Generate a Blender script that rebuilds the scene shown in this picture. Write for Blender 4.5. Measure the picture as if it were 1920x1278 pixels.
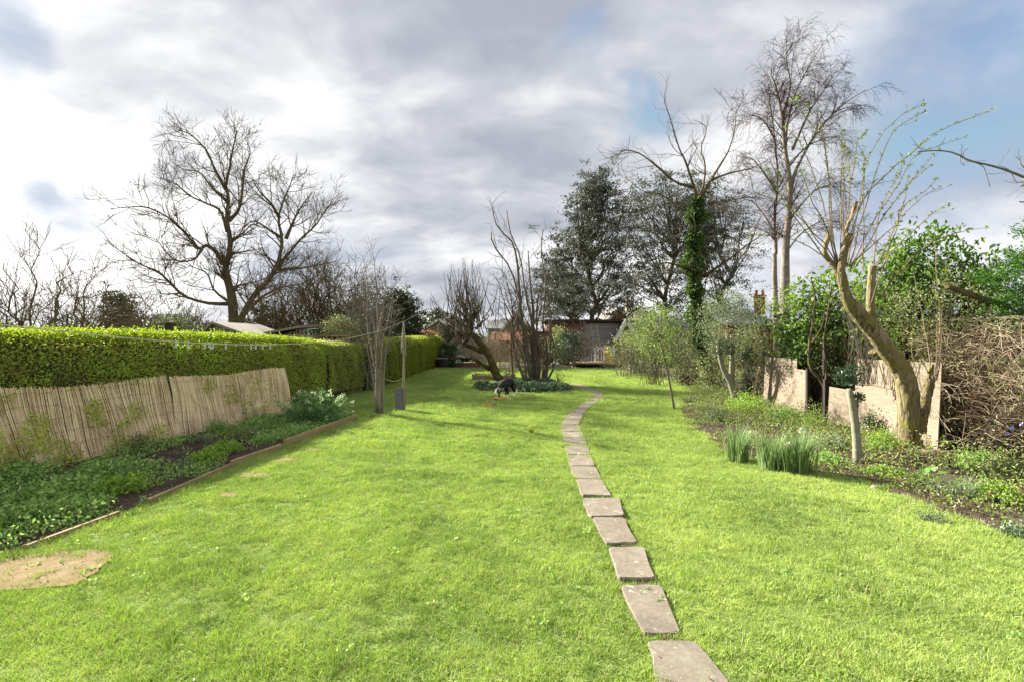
import bpy, math, random
import numpy as np
from mathutils import Vector
for _o in list(bpy.data.objects): bpy.data.objects.remove(_o)
rng = np.random.default_rng(7)
random.seed(7)
SC = bpy.context.scene
COL = SC.collection
H, F, HY = 1.8, 900.0, 639.0          # eye height (m), focal length (px of the 1920 px photograph), horizon row

# ---------------------------------------------------------------- camera
cam_d = bpy.data.cameras.new('camera'); cam = bpy.data.objects.new('camera', cam_d); COL.objects.link(cam)
cam.location = (0, 0, H); cam.rotation_euler = (math.radians(90), 0, 0)
cam_d.sensor_width = 36; cam_d.lens = 36*F/1920; cam_d.clip_end = 2000; cam_d.clip_start = .05
SC.camera = cam
# ---------------------------------------------------------------- light
SUN_AZ, SUN_EL = math.radians(-52), math.radians(27.5)      # azimuth from +Y (ahead), negative = to the left
sun_d = bpy.data.lights.new('sun', 'SUN'); sun_d.energy = 4.9; sun_d.angle = math.radians(0.9); sun_d.color = (1, .93, .8)
sun = bpy.data.objects.new('sun', sun_d); COL.objects.link(sun)
sdir = Vector((math.sin(SUN_AZ)*math.cos(SUN_EL), math.cos(SUN_AZ)*math.cos(SUN_EL), math.sin(SUN_EL)))
sun.rotation_euler = sdir.to_track_quat('Z', 'Y').to_euler(); sun.location = (-20, 20, 20)
SC.view_settings.view_transform = 'Standard'; SC.view_settings.look = 'None'
SC.view_settings.exposure = 1.98; SC.view_settings.gamma = 1; SC.view_settings.use_curve_mapping = False
SC.cycles.use_denoising = True
SC.cycles.max_bounces = 6; SC.cycles.diffuse_bounces = 3; SC.cycles.transmission_bounces = 4; SC.cycles.transparent_max_bounces = 6

class NT:
    def __init__(s, t): s.t = t
    def n(s, typ, **kw):
        nd = s.t.nodes.new(typ)
        for k, v in kw.items():
            if k.startswith('i_'):
                key = k[2:]; key = int(key) if key.isdigit() else key.replace('_', ' ')
                nd.inputs[key].default_value = v
            else: setattr(nd, k, v)
        return nd
    def l(s, a, b): s.t.links.new(a, b)
    def math(s, op, a, b=None, c=None, clamp=False):
        nd = s.t.nodes.new('ShaderNodeMath'); nd.operation = op; nd.use_clamp = clamp
        for i, v in enumerate((a, b, c)):
            if v is None: continue
            if isinstance(v, (int, float)): nd.inputs[i].default_value = v
            else: s.l(v, nd.inputs[i])
        return nd.outputs[0]
    def ramp(s, fac, stops, interp='LINEAR'):
        nd = s.t.nodes.new('ShaderNodeValToRGB'); cr = nd.color_ramp; cr.interpolation = interp
        while len(cr.elements) > 1: cr.elements.remove(cr.elements[-1])
        for i, (p, c) in enumerate(stops):
            e = cr.elements[0] if i == 0 else cr.elements.new(p)
            e.position = p; e.color = (*c, 1) if len(c) == 3 else c
        if fac is not None: s.l(fac, nd.inputs[0])
        return nd.outputs[0]
    def mix(s, fac, a, b):
        nd = s.t.nodes.new('ShaderNodeMix'); nd.data_type = 'RGBA'
        for v, i in ((fac, 0), (a, 6), (b, 7)):
            if isinstance(v, (int, float)): nd.inputs[i].default_value = v
            elif isinstance(v, tuple): nd.inputs[i].default_value = (*v, 1)
            else: s.l(v, nd.inputs[i])
        return nd.outputs[2]

# ---------------------------------------------------------------- sky: Nishita air with a deck of clouds mixed over it
world = bpy.data.worlds.new('World'); SC.world = world; world.use_nodes = True
t = NT(world.node_tree); world.node_tree.nodes.clear()
sky = t.n('ShaderNodeTexSky', sky_type='NISHITA'); sky.sun_disc = False
sky.sun_elevation = SUN_EL; sky.sun_rotation = SUN_AZ; sky.air_density = 1.1; sky.dust_density = .4
bg1 = t.n('ShaderNodeBackground'); bg1.inputs[1].default_value = .05
mn = t.n('ShaderNodeVectorMath', operation='MINIMUM'); t.l(sky.outputs[0], mn.inputs[0]); mn.inputs[1].default_value = (2.3, 2.75, 3.6); t.l(mn.outputs[0], bg1.inputs[0])   # sky brightness capped to cut the glare round the sun
tc = t.n('ShaderNodeTexCoord'); sep = t.n('ShaderNodeSeparateXYZ'); t.l(tc.outputs['Generated'], sep.inputs[0])
zz = t.math('MAXIMUM', sep.outputs[2], 0.0); dn = t.math('ADD', zz, .34)
cx = t.math('DIVIDE', sep.outputs[0], dn); cy = t.math('DIVIDE', sep.outputs[1], dn)
cv = t.n('ShaderNodeCombineXYZ'); t.l(cx, cv.inputs[0]); t.l(cy, cv.inputs[1])
def noise(vec, scale, detail=6, rough=.5, dist=0., loc=(0, 0, 0), scl=(1, 1, 1)):
    m = t.n('ShaderNodeMapping'); m.inputs[1].default_value = loc; m.inputs[3].default_value = scl; t.l(vec, m.inputs[0])
    n = t.n('ShaderNodeTexNoise'); n.inputs['Scale'].default_value = scale; n.inputs['Detail'].default_value = detail
    n.inputs['Roughness'].default_value = rough; n.inputs['Distortion'].default_value = dist
    t.l(m.outputs[0], n.inputs[0]); return n.outputs[0]
def pixdir(px, py):
    return Vector(((px-960)/F, 1, (HY-py)/F)).normalized()
_nw = t.n('ShaderNodeTexNoise'); _nw.inputs['Scale'].default_value = 3.6; _nw.inputs['Detail'].default_value = 6; t.l(tc.outputs['Generated'], _nw.inputs[0])
_w1 = t.n('ShaderNodeVectorMath', operation='SUBTRACT'); t.l(_nw.outputs['Color'], _w1.inputs[0]); _w1.inputs[1].default_value = (.5, .5, .5)
_w2 = t.n('ShaderNodeVectorMath', operation='MULTIPLY_ADD'); t.l(_w1.outputs[0], _w2.inputs[0]); _w2.inputs[1].default_value = (.42, .42, .36); t.l(tc.outputs['Generated'], _w2.inputs[2]); WARP = _w2.outputs[0]
def blob(px, py, rad, amp):                 # a soft spot round a direction of the sky
    d = t.n('ShaderNodeVectorMath', operation='DISTANCE'); t.l(WARP, d.inputs[0]); d.inputs[1].default_value = pixdir(px, py)
    m = t.n('ShaderNodeMapRange', interpolation_type='SMOOTHERSTEP'); t.l(d.outputs['Value'], m.inputs[0])
    m.inputs[1].default_value = 0; m.inputs[2].default_value = rad; m.inputs[3].default_value = amp; m.inputs[4].default_value = 0
    return m.outputs[0]
big = noise(cv.outputs[0], 1.0, 9, .55, .25, (3.1, 1.7, 0))
cover = t.math('ADD', big, .15)
for a in ((40, 335, .24, -.19), (190, 345, .13, -.16), (15, 95, .12, -.19), (250, 265, .07, -.06), (1080, 35, .09, -.20), (1190, 190, .10, -.22), (1180, 110, .07, -.08),
          (1860, 215, .36, -.13), (1700, 350, .24, -.10), (1860, 410, .2, -.05), (600, 200, .5, .08), (150, 170, .3, .06), (900, 450, .5, .07), (1500, 60, .4, .06)):
    cover = t.math('ADD', cover, blob(*a))
dens = t.n('ShaderNodeMapRange', interpolation_type='SMOOTHSTEP'); t.l(cover, dens.inputs[0]); dens.inputs[1].default_value = .36; dens.inputs[2].default_value = .62
shade = noise(cv.outputs[0], 1.5, 5, .45, .1, (0.4, 5.2, 2), (.7, 1.2, 1))
fine = noise(cv.outputs[0], 4.2, 7, .55, .35, (8.4, 2.2, 1), (.8, 1.15, 1))
sh = t.math('MULTIPLY_ADD', t.math('ADD', t.math('MULTIPLY', shade, .58), t.math('MULTIPLY', fine, .42)), 1.45, -.215)
for a in ((140, 500, .34, .24), (150, 200, .45, .13), (450, 60, .4, .06), (880, 400, .40, -.06), (800, 250, .40, -.07), (1500, 40, .7, -.06), (1800, 140, .5, -.07),
          (900, 560, .35, .05), (1250, 500, .35, .05)):
    sh = t.math('ADD', sh, blob(*a))
ccol = t.ramp(sh, [(.30, (.085, .09, .104)), (.43, (.118, .122, .133)), (.53, (.158, .160, .166)), (.62, (.20, .20, .20)), (.76, (.265, .26, .253))])
bg2 = t.n('ShaderNodeBackground'); t.l(ccol, bg2.inputs[0]); bg2.inputs[1].default_value = 1.36
ms = t.n('ShaderNodeMixShader'); fac = t.math('MULTIPLY', dens.outputs[0], .97)
t.l(fac, ms.inputs[0]); t.l(bg1.outputs[0], ms.inputs[1]); t.l(bg2.outputs[0], ms.inputs[2])
wo = t.n('ShaderNodeOutputWorld'); t.l(ms.outputs[0], wo.inputs[0])

# ---------------------------------------------------------------- helpers: points
def P(px, py, Y): return np.array([(px-960)*Y/F, Y, H-(py-HY)*Y/F])
def G(px, py, z=0.):
    Y = F*(H-z)/(py-HY); return np.array([(px-960)*Y/F, Y, z])
def nrm(v): return v/np.maximum(np.linalg.norm(v, axis=-1, keepdims=True), 1e-9)
def vnoise(p, scale, seed=0):
    """cheap smooth pseudo noise in -1..1"""
    r = np.random.default_rng(seed); s = 0
    for k in range(5):
        w = r.normal(size=3)*scale*(1+.55*k); s = s+np.sin(p@w+r.uniform(0, 6.28))/(1+.45*k)
    return s/2.6

# ---------------------------------------------------------------- helpers: mesh
ORG = {}
class MB:
    def __init__(s): s.v = []; s.q = []; s.t = []; s.ti = []; s.n = 0
    def add(s, v, q=None, tr=None, tint=None):
        v = np.asarray(v, float).reshape(-1, 3)
        if q is not None and len(q): s.q.append(np.asarray(q, int).reshape(-1, 4)+s.n)
        if tr is not None and len(tr): s.t.append(np.asarray(tr, int).reshape(-1, 3)+s.n)
        s.v.append(v); s.ti.append(np.full(len(v), .5) if tint is None else np.broadcast_to(np.asarray(tint, float), (len(v),)).copy()); s.n += len(v)
    def box(s, c, size, rz=0, tilt=None, tint=None, jit=0):
        c = np.asarray(c, float); h = np.asarray(size, float)/2
        v = np.array([[x, y, z] for z in (-1, 1) for y in (-1, 1) for x in (-1, 1)])*h
        if jit: v = v+rng.normal(0, jit, v.shape)
        if tilt is not None: v = v@np.asarray(tilt)
        ca, sa = math.cos(rz), math.sin(rz)
        v = np.stack([v[:, 0]*ca-v[:, 1]*sa, v[:, 0]*sa+v[:, 1]*ca, v[:, 2]], 1)
        s.add(v+c, [[0, 2, 3, 1], [4, 5, 7, 6], [0, 1, 5, 4], [2, 6, 7, 3], [0, 4, 6, 2], [1, 3, 7, 5]], tint=tint)
    def beam(s, a, b, w, h, tint=None, up=(0, 0, 1)):
        a = np.asarray(a, float); b = np.asarray(b, float); d = nrm(b-a); u = np.asarray(up, float)
        if abs(d@u) > .95: u = np.array([1., 0, 0])
        x = nrm(np.cross(d, u)); y = np.cross(x, d); v = []
        for p in (a, b):
            for (i, j) in ((-1, -1), (1, -1), (1, 1), (-1, 1)): v.append(p+x*w/2*i+y*h/2*j)
        s.add(v, [[3, 2, 1, 0], [4, 5, 6, 7], [0, 1, 5, 4], [1, 2, 6, 5], [2, 3, 7, 6], [3, 0, 4, 7]], tint=tint)
    def tubes(s, p, r, sides=4, cap=False, tint=None, rough=0):
        p = np.asarray(p, float); r = np.asarray(r, float)
        if p.ndim == 2: p = p[None]; r = np.broadcast_to(r, p.shape[:2])
        N, n, _ = p.shape
        tg = nrm(np.gradient(p, axis=1)); mean = nrm(tg.mean(1))
        ref = np.eye(3)[np.argmin(np.abs(mean), axis=1)][:, None, :]
        u = nrm(np.cross(tg, ref)); w = np.cross(tg, u)
        a = np.arange(sides)*2*np.pi/sides
        rr = r[:, :, None, None]
        if rough: rr = rr*(1+rng.normal(0, rough, (N, n, sides, 1)))
        v = p[:, :, None, :]+rr*(np.cos(a)[None, None, :, None]*u[:, :, None, :]+np.sin(a)[None, None, :, None]*w[:, :, None, :])
        i = np.arange(N)[:, None, None]*n*sides; j = np.arange(n-1)[None, :, None]*sides; k = np.arange(sides)[None, None, :]; k2 = (k+1) % sides
        q = np.stack([i+j+k, i+j+k2, i+j+sides+k2, i+j+sides+k], -1).reshape(-1, 4)
        tt = None
        if tint is not None: tt = np.repeat(np.broadcast_to(np.asarray(tint, float), (N,)), n*sides)
        tr = None
        if cap:
            b = (np.arange(N)*n*sides)[:, None]; kk = np.arange(1, sides-1)[None, :]
            e = b+(n-1)*sides
            tr = np.concatenate([np.stack([e+0*kk, e+kk, e+kk+1], -1).reshape(-1, 3), np.stack([b+0*kk, b+kk+1, b+kk], -1).reshape(-1, 3)])
        s.add(v.reshape(-1, 3), q, tr, tint=tt)
    def leaves(s, c, size, d=None, aspect=.5, up=.3, fold=.25, tint=None):
        """folded diamond leaves: c centres, d pointing directions (random if None)"""
        c = np.asarray(c, float); N = len(c)
        if N == 0: return
        dr = rng.normal(size=(N, 3)); dr[:, 2] += up
        d = nrm(dr) if d is None else nrm(np.asarray(d)+rng.normal(0, .35, (N, 3)))
        sd = nrm(np.cross(d, rng.normal(size=(N, 3)))); nn = np.cross(d, sd)
        L = (np.asarray(size)*rng.uniform(.65, 1.25, N))[:, None]; W = L*aspect*.5
        base = c-d*L*.5; tip = c+d*L*.5-nn*L*.1
        l = c+sd*W+nn*W*fold*2; r = c-sd*W+nn*W*fold*2
        v = np.stack([base, l, tip, r], 1).reshape(-1, 3); b = np.arange(N)[:, None]*4
        tr = np.concatenate([b+[0, 1, 2], b+[0, 2, 3]])
        if tint is None: tint = rng.uniform(0, 1, N)
        tint = np.broadcast_to(np.asarray(tint, float), (N,))
        s.add(v, None, tr, tint=np.repeat(tint, 4))
    def blades(s, base, h, w, lean, n=4, tint=None, az=None, curl=1.):
        """strap leaves rising from base points: ribbons with a V fold"""
        base = np.asarray(base, float); N = len(base)
        az = rng.uniform(0, 6.28, N) if az is None else az
        dx = np.stack([np.cos(az), np.sin(az), 0*az], 1); sx = np.stack([-np.sin(az), np.cos(az), 0*az], 1)
        tt = np.linspace(0, 1, n)[None, :, None]; h = (h*rng.uniform(.65, 1.15, N))[:, None, None]; ln = (lean*rng.uniform(.3, 1.6, N))[:, None, None]
        c = base[:, None, :]+dx[:, None, :]*ln*tt**(1+curl)*h+np.array([0, 0, 1.])*h*(tt-.25*ln*tt**3)
        ww = w*.5*(1-tt**2.5*.9)
        v = np.concatenate([c-sx[:, None, :]*ww, c+sx[:, None, :]*ww], 1)
        b = (np.arange(N)*2*n)[:, None]; k = np.arange(n-1)[None, :]
        q = np.stack([b+k, b+n+k, b+n+k+1, b+k+1], -1).reshape(-1, 4)
        if tint is None: tint = rng.uniform(0, 1, N)
        s.add(v.reshape(-1, 3), q, tint=np.repeat(tint, 2*n))
    def lathe(s, c, prof, sides=16, tint=None):
        a = np.arange(sides)*2*np.pi/sides; prof = np.asarray(prof, float); n = len(prof)
        v = np.stack([prof[:, :1]*np.cos(a), prof[:, :1]*np.sin(a), np.repeat(prof[:, 1:], sides, 1)], -1)+np.asarray(c)
        j = np.arange(n-1)[:, None]*sides; k = np.arange(sides)[None, :]; k2 = (k+1) % sides
        s.add(v.reshape(-1, 3), np.stack([j+k, j+k2, j+sides+k2, j+sides+k], -1).reshape(-1, 4), tint=tint)
    def grid(s, pts, tint=None):
        pts = np.asarray(pts, float); a, b, _ = pts.shape
        i = np.arange(a-1)[:, None]*b; k = np.arange(b-1)[None, :]
        s.add(pts.reshape(-1, 3), np.stack([i+k, i+k+1, i+b+k+1, i+b+k], -1).reshape(-1, 4), tint=tint)
    def poly(s, outline, z0, z1, tint=None):
        """prism over a plan outline (list of xy), fan capped"""
        o = np.asarray(outline, float)[:, :2]; n = len(o); c = o.mean(0)
        v = np.concatenate([np.c_[o, np.full(n, z1)], np.c_[o, np.full(n, z0)], [[c[0], c[1], z1]]]); k = np.arange(n); k2 = (k+1) % n
        s.add(v, np.stack([k+n, k2+n, k2, k], 1), np.stack([k, k2, 0*k+2*n], 1), tint=tint)
    def build(s, name, m, parent=None, smooth=False, loc=None, kind=None):
        v = np.concatenate(s.v); tint = np.concatenate(s.ti)
        if parent is not None: org = ORG[parent.name]
        elif loc is not None: org = np.asarray(loc, float)
        else: org = np.array([(v[:, 0].min()+v[:, 0].max())/2, (v[:, 1].min()+v[:, 1].max())/2, v[:, 2].min()])
        v = v-org
        q = np.concatenate(s.q) if s.q else np.zeros((0, 4), int); tr = np.concatenate(s.t) if s.t else np.zeros((0, 3), int)
        me = bpy.data.meshes.new(name); me.vertices.add(len(v)); me.vertices.foreach_set('co', v.ravel().astype(np.float32))
        loops = np.concatenate([q.ravel(), tr.ravel()]).astype(np.int32)
        me.loops.add(len(loops)); me.loops.foreach_set('vertex_index', loops)
        st = np.concatenate([np.arange(len(q))*4, len(q)*4+np.arange(len(tr))*3]).astype(np.int32)
        me.polygons.add(len(st)); me.polygons.foreach_set('loop_start', st)
        me.polygons.foreach_set('use_smooth', np.full(len(st), bool(smooth)))
        me.update(calc_edges=True)
        at = me.attributes.new('tint', 'FLOAT', 'POINT'); at.data.foreach_set('value', tint.astype(np.float32))
        me.materials.append(m)
        o = bpy.data.objects.new(name, me); COL.objects.link(o)
        if parent is not None: o.parent = parent; ORG[o.name] = ORG[parent.name]
        else: o.location = org; ORG[o.name] = org
        if kind: o['kind'] = kind
        return o
def thing(name, label, cat, loc, group=None):
    o = bpy.data.objects.new(name, None); COL.objects.link(o); o.location = tuple(map(float, loc)); o.empty_display_size = .1
    ORG[o.name] = np.array([float(x) for x in loc]); o['label'] = label; o['category'] = cat
    if group: o['group'] = group
    return o
def tag(o, label, cat, group=None):
    o['label'] = label; o['category'] = cat
    if group: o['group'] = group
    return o

# ---------------------------------------------------------------- materials
def new_mat(name):
    m = bpy.data.materials.new(name); m.use_nodes = True; m.node_tree.nodes.clear(); return m, NT(m.node_tree)
def finish(m, t, col, rough=.8, bump=None, bstr=.3, bdist=.01, trans=0, tcol=None, spec=.3, metal=0):
    p = t.n('ShaderNodeBsdfPrincipled'); p.inputs['Roughness'].default_value = rough; p.inputs['Specular IOR Level'].default_value = spec; p.inputs['Metallic'].default_value = metal
    if isinstance(col, tuple): p.inputs[0].default_value = (*col, 1)
    else: t.l(col, p.inputs[0])
    if bump is not None:
        b = t.n('ShaderNodeBump'); b.inputs['Strength'].default_value = bstr; b.inputs['Distance'].default_value = bdist; t.l(bump, b.inputs['Height']); t.l(b.outputs[0], p.inputs['Normal'])
    o = t.n('ShaderNodeOutputMaterial')
    if trans:
        tr = t.n('ShaderNodeBsdfTranslucent'); t.l(tcol if tcol is not None else col, tr.inputs[0])
        mx = t.n('ShaderNodeMixShader'); mx.inputs[0].default_value = trans; t.l(p.outputs[0], mx.inputs[1]); t.l(tr.outputs[0], mx.inputs[2]); t.l(mx.outputs[0], o.inputs[0])
    else: t.l(p.outputs[0], o.inputs[0])
    return m
def tnoise(t, scale, detail=4, rough=.55, stretch=(1, 1, 1), coord='pos', dist=0):
    mp = t.n('ShaderNodeMapping'); mp.inputs[3].default_value = stretch
    if coord == 'pos': g = t.n('ShaderNodeNewGeometry'); t.l(g.outputs['Position'], mp.inputs[0])
    else: g = t.n('ShaderNodeTexCoord'); t.l(g.outputs['Object'], mp.inputs[0])
    n = t.n('ShaderNodeTexNoise'); n.inputs['Scale'].default_value = scale; n.inputs['Detail'].default_value = detail; n.inputs['Roughness'].default_value = rough; n.inputs['Distortion'].default_value = dist
    t.l(mp.outputs[0], n.inputs[0]); return n.outputs[0]
def tint_of(t):
    a = t.n('ShaderNodeAttribute'); a.attribute_name = 'tint'; return a.outputs['Fac']
def leaf_mat(name, stops, nscale=1.2, namt=.5, trans=.35, rough=.5, spec=.35):
    m, t = new_mat(name)
    n = tnoise(t, nscale, 3)
    f = t.math('ADD', t.math('MULTIPLY', tint_of(t), 1-namt), t.math('MULTIPLY', n, namt))
    c = t.ramp(f, [(.15+.7*i/(len(stops)-1), s) for i, s in enumerate(stops)])
    hs = t.n('ShaderNodeHueSaturation'); t.l(c, hs.inputs['Color']); hs.inputs['Value'].default_value = 1.5; hs.inputs['Saturation'].default_value = 1.05
    return finish(m, t, c, rough, trans=trans, tcol=hs.outputs[0], spec=spec)
def bark_mat(name, stops, scale=8, stretch=(1, 1, .25), bstr=.6, bdist=.02, nscale2=1.5, moss=None, rough=.9, ramp=(.3, .4)):
    m, t = new_mat(name)
    n = tnoise(t, scale, 6, .62, stretch); n2 = tnoise(t, nscale2, 3)
    f = t.math('ADD', t.math('MULTIPLY', n, .6), t.math('ADD', t.math('MULTIPLY', n2, .25), t.math('MULTIPLY', tint_of(t), .15)))
    c = t.ramp(f, [(ramp[0]+ramp[1]*i/(len(stops)-1), s) for i, s in enumerate(stops)])
    if moss:
        g = t.n('ShaderNodeNewGeometry'); n3 = tnoise(t, 5, 5, .6)
        k = t.ramp(n3, [(.48, (0, 0, 0)), (.62, (1, 1, 1))]); c = t.mix(k, c, moss)
    return finish(m, t, c, rough, n, bstr, bdist, spec=.15)
def plain(name, stops, scale=6, stretch=(1, 1, 1), rough=.8, bstr=.2, bdist=.01, spec=.3, coord='pos', detail=5, metal=0):
    m, t = new_mat(name)
    n = tnoise(t, scale, detail, .6, stretch, coord); n2 = tnoise(t, scale*.17, 3, .5, (1, 1, 1), coord)
    f = t.math('ADD', t.math('MULTIPLY', n, .55), t.math('ADD', t.math('MULTIPLY', n2, .25), t.math('MULTIPLY', tint_of(t), .2)))
    c = t.ramp(f, [(.32+.36*i/(len(stops)-1), s) for i, s in enumerate(stops)])
    return finish(m, t, c, rough, n, bstr, bdist, spec=spec, metal=metal)
def grass_mat():
    m, t = new_mat('grass_blades')
    n1 = tnoise(t, .9, 4, .55, (1, .8, 1)); n2 = tnoise(t, 5., 3, .6, (1, 1, 1))
    oi = t.n('ShaderNodeObjectInfo')
    f = t.math('ADD', t.math('MULTIPLY', n1, .45), t.math('ADD', t.math('MULTIPLY', n2, .3), t.math('MULTIPLY', tint_of(t), .25)))
    c = t.ramp(f, [(.26, (.16, .245, .068)), (.40, (.35, .465, .13)), (.52, (.50, .61, .19)), (.64, (.615, .69, .26)), (.8, (.72, .745, .43))])
    straw = t.ramp(tint_of(t), [(.90, (0, 0, 0)), (.93, (1, 1, 1))])
    c = t.mix(straw, c, (.52, .50, .34))
    hs = t.n('ShaderNodeHueSaturation'); t.l(c, hs.inputs['Color']); hs.inputs['Value'].default_value = 1.25
    return finish(m, t, c, .6, trans=.5, tcol=hs.outputs[0], spec=.25)
M = {}
M['grass'] = grass_mat()
m, t = new_mat('lawn_ground')
n1 = tnoise(t, .8, 4, .5, (1, .5, 1)); n2 = tnoise(t, 9, 6, .7); n3 = tnoise(t, 60, 4, .6)
f = t.math('ADD', t.math('MULTIPLY', n1, .3), t.math('ADD', t.math('MULTIPLY', n2, .35), t.math('MULTIPLY', n3, .35)))
c = t.ramp(f, [(.3, (.07, .11, .03)), (.45, (.13, .19, .045)), (.56, (.19, .26, .06)), (.7, (.25, .30, .09))])
M['lawn'] = finish(m, t, c, .9, n3, .9, .03, spec=.1)
M['soil'] = plain('soil', [(.022, .015, .012), (.05, .034, .027), (.09, .065, .05), (.14, .11, .085)], 22, bstr=1, bdist=.04, rough=.95, spec=.1)
M['ground'] = plain('rough_ground', [(.05, .06, .02), (.09, .12, .035), (.13, .14, .05)], 3, bstr=.8, bdist=.05, rough=.95, spec=.1)
# ---------------------------------------------------------------- more materials
m, t = new_mat('paving_stone'); n = tnoise(t, 34, 6, .65); n2 = tnoise(t, 4, 4); n3 = tnoise(t, 13, 3, .5)
c = t.ramp(t.math('ADD', t.math('MULTIPLY', n, .5), t.math('ADD', t.math('MULTIPLY', n2, .4), t.math('MULTIPLY', tint_of(t), .1))), [(.36, (.14, .12, .095)), (.47, (.185, .16, .127)), (.56, (.22, .195, .157)), (.68, (.28, .255, .21))])
c = t.mix(t.ramp(n3, [(.66, (0, 0, 0)), (.69, (1, 1, 1))]), c, (.36, .33, .26)); M['slab'] = finish(m, t, c, .92, n, .5, .006, spec=.12)

M['oldslab'] = plain('mossy_slab', [(.136, .104, .028), (.176, .128, .056), (.216, .160, .088), (.264, .216, .136)], 14, bstr=.7, bdist=.015, rough=.95, spec=.1)
M['timber'] = plain('edging_timber', [(.170, .123, .060), (.272, .196, .102), (.357, .264, .145)], 5, (1, 1, 9), rough=.85, bstr=.3, bdist=.005)
M['reed'] = plain('dry_reed', [(.387, .284, .164), (.625, .476, .298), (.805, .641, .418), (.850, .790, .551)], 14, (1, 1, .15), rough=.7, bstr=.2)
M['wire'] = plain('wire', [(.10, .09, .08), (.16, .15, .13)], 20, rough=.5, metal=.5)
M['rope'] = plain('rope', [(.42, .38, .3), (.55, .5, .42)], 60, rough=.9)
M['peg'] = plain('peg_plastic', [(.35, .37, .4), (.5, .52, .55)], 40, rough=.5)
M['greyplastic'] = plain('grey_plastic', [(.10, .10, .125), (.125, .125, .15), (.145, .145, .17)], 4, rough=.5, bstr=.1)
M['post'] = plain('post_wood', [(.13, .105, .08), (.22, .18, .14), (.3, .26, .2)], 12, (1, 1, .15), bstr=.4)
M['hedge'] = leaf_mat('privet_leaves', [(.365, .255, .101), (.310, .365, .082), (.492, .620, .109), (.729, .850, .164)], 2.2, .45, .4)  # leaf colour raised to lighten the shaded hedge face
M['hedge_mix'] = leaf_mat('mixed_hedge_leaves', [(.156, .142, .068), (.266, .298, .086), (.406, .469, .110), (.626, .659, .156)], 1.6, .5, .35)
M['hedge_yel'] = leaf_mat('far_hedge_leaves', [(.101, .127, .019), (.189, .240, .032), (.278, .316, .037), (.380, .392, .063)], .9, .5, .35)
M['hedge_top'] = leaf_mat('privet_top_dimmed', [(.111, .174, .014), (.181, .251, .021), (.251, .300, .035)], 2., .4, .5)  # same hedge's top leaves, coloured darker to tone down their sunlit glow
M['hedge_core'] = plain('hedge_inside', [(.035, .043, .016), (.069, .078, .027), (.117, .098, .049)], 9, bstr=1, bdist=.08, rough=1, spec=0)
M['border'] = leaf_mat('border_leaves', [(.091, .183, .053), (.183, .319, .076), (.305, .470, .122), (.486, .638, .228)], 3, .35, .35)
M['fresh'] = leaf_mat('fresh_leaves', [(.132, .231, .033), (.231, .374, .050), (.363, .506, .099)], 3, .35, .4)
M['greyleaf'] = leaf_mat('grey_green_leaves', [(.07, .115, .06), (.14, .20, .11), (.24, .29, .18), (.38, .42, .28)], 3, .3, .3)
M['euph'] = leaf_mat('spurge_leaves', [(.072, .168, .060), (.132, .264, .096), (.240, .384, .156)], 3, .3, .3)
M['palebract'] = leaf_mat('pale_bracts', [(.42, .46, .28), (.6, .62, .42)], 3, .3, .3)
M['ivy'] = leaf_mat('ivy_leaves', [(.02, .04, .014), (.045, .085, .022), (.09, .15, .035), (.19, .26, .07)], 2, .35, .25, .5, .35)
M['ivydark'] = leaf_mat('dark_ivy_leaves', [(.014, .028, .017), (.028, .056, .025), (.070, .112, .042)], 2, .35, .15, .5, .35)
M['variegated'] = leaf_mat('island_ivy_leaves', [(.03, .08, .03), (.07, .14, .06), (.16, .23, .12), (.33, .38, .25)], 2.5, .3, .25)
M['laurel'] = leaf_mat('laurel_leaves', [(.027, .077, .011), (.072, .153, .018), (.153, .252, .027), (.270, .360, .054)], 2, .3, .3, .5, .3)
M['holly'] = leaf_mat('holly_leaves', [(.012, .03, .014), (.03, .065, .025), (.08, .12, .05)], 3, .3, .15, .3, .6)
M['hollyvar'] = leaf_mat('pale_evergreen_leaves', [(.05, .085, .03), (.11, .16, .06), (.22, .26, .14), (.38, .4, .27)], 3, .3, .25)
M['bushgreen'] = leaf_mat('bright_bush_leaves', [(.085, .13, .035), (.155, .215, .05), (.25, .31, .08)], 2, .35, .4)
M['scrubgreen'] = leaf_mat('scrub_leaves', [(.080, .100, .035), (.150, .190, .065), (.250, .280, .110), (.340, .340, .200)], 1.5, .4, .3)
M['oak'] = leaf_mat('evergreen_oak_leaves', [(.030, .037, .027), (.055, .068, .048), (.096, .109, .083), (.164, .177, .136)], .35, .4, .2, .65, .2)
M['yew'] = leaf_mat('yew_needles', [(.012, .022, .008), (.028, .042, .012), (.055, .07, .022)], .6, .4, .15)
M['farfol'] = leaf_mat('far_foliage', [(.035, .045, .02), (.06, .075, .035), (.10, .11, .055)], .15, .6, .2)
M['cypress'] = leaf_mat('cypress_sprays', [(.02, .07, .008), (.05, .14, .012), (.10, .22, .02)], 2, .35, .25)
M['strap'] = leaf_mat('strap_leaves', [(.10, .17, .05), (.17, .26, .09), (.28, .37, .17)], 4, .2, .35)
M['petal'] = plain('petals', [(.75, .72, .5), (.85, .83, .65)], 30)
M['violet'] = plain('violet_petals', [(.3, .22, .6), (.45, .38, .75)], 30)
M['bark'] = bark_mat('oak_bark', [(.045, .035, .022), (.10, .08, .045), (.17, .135, .075)], 7)
M['stembark'] = bark_mat('grey_brown_stems', [(.07, .058, .045), (.13, .11, .085), (.22, .19, .15)], 6)
M['twig'] = bark_mat('bare_twigs', [(.057, .048, .032), (.103, .086, .057), (.161, .138, .098)], 4)
M['twigbrown'] = bark_mat('brown_scrub_twigs', [(.07, .052, .026), (.13, .10, .05), (.20, .165, .09)], 3)
M['birchtwig'] = bark_mat('birch_twigs', [(.05, .03, .03), (.085, .055, .05), (.12, .085, .075)], 2)
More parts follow.
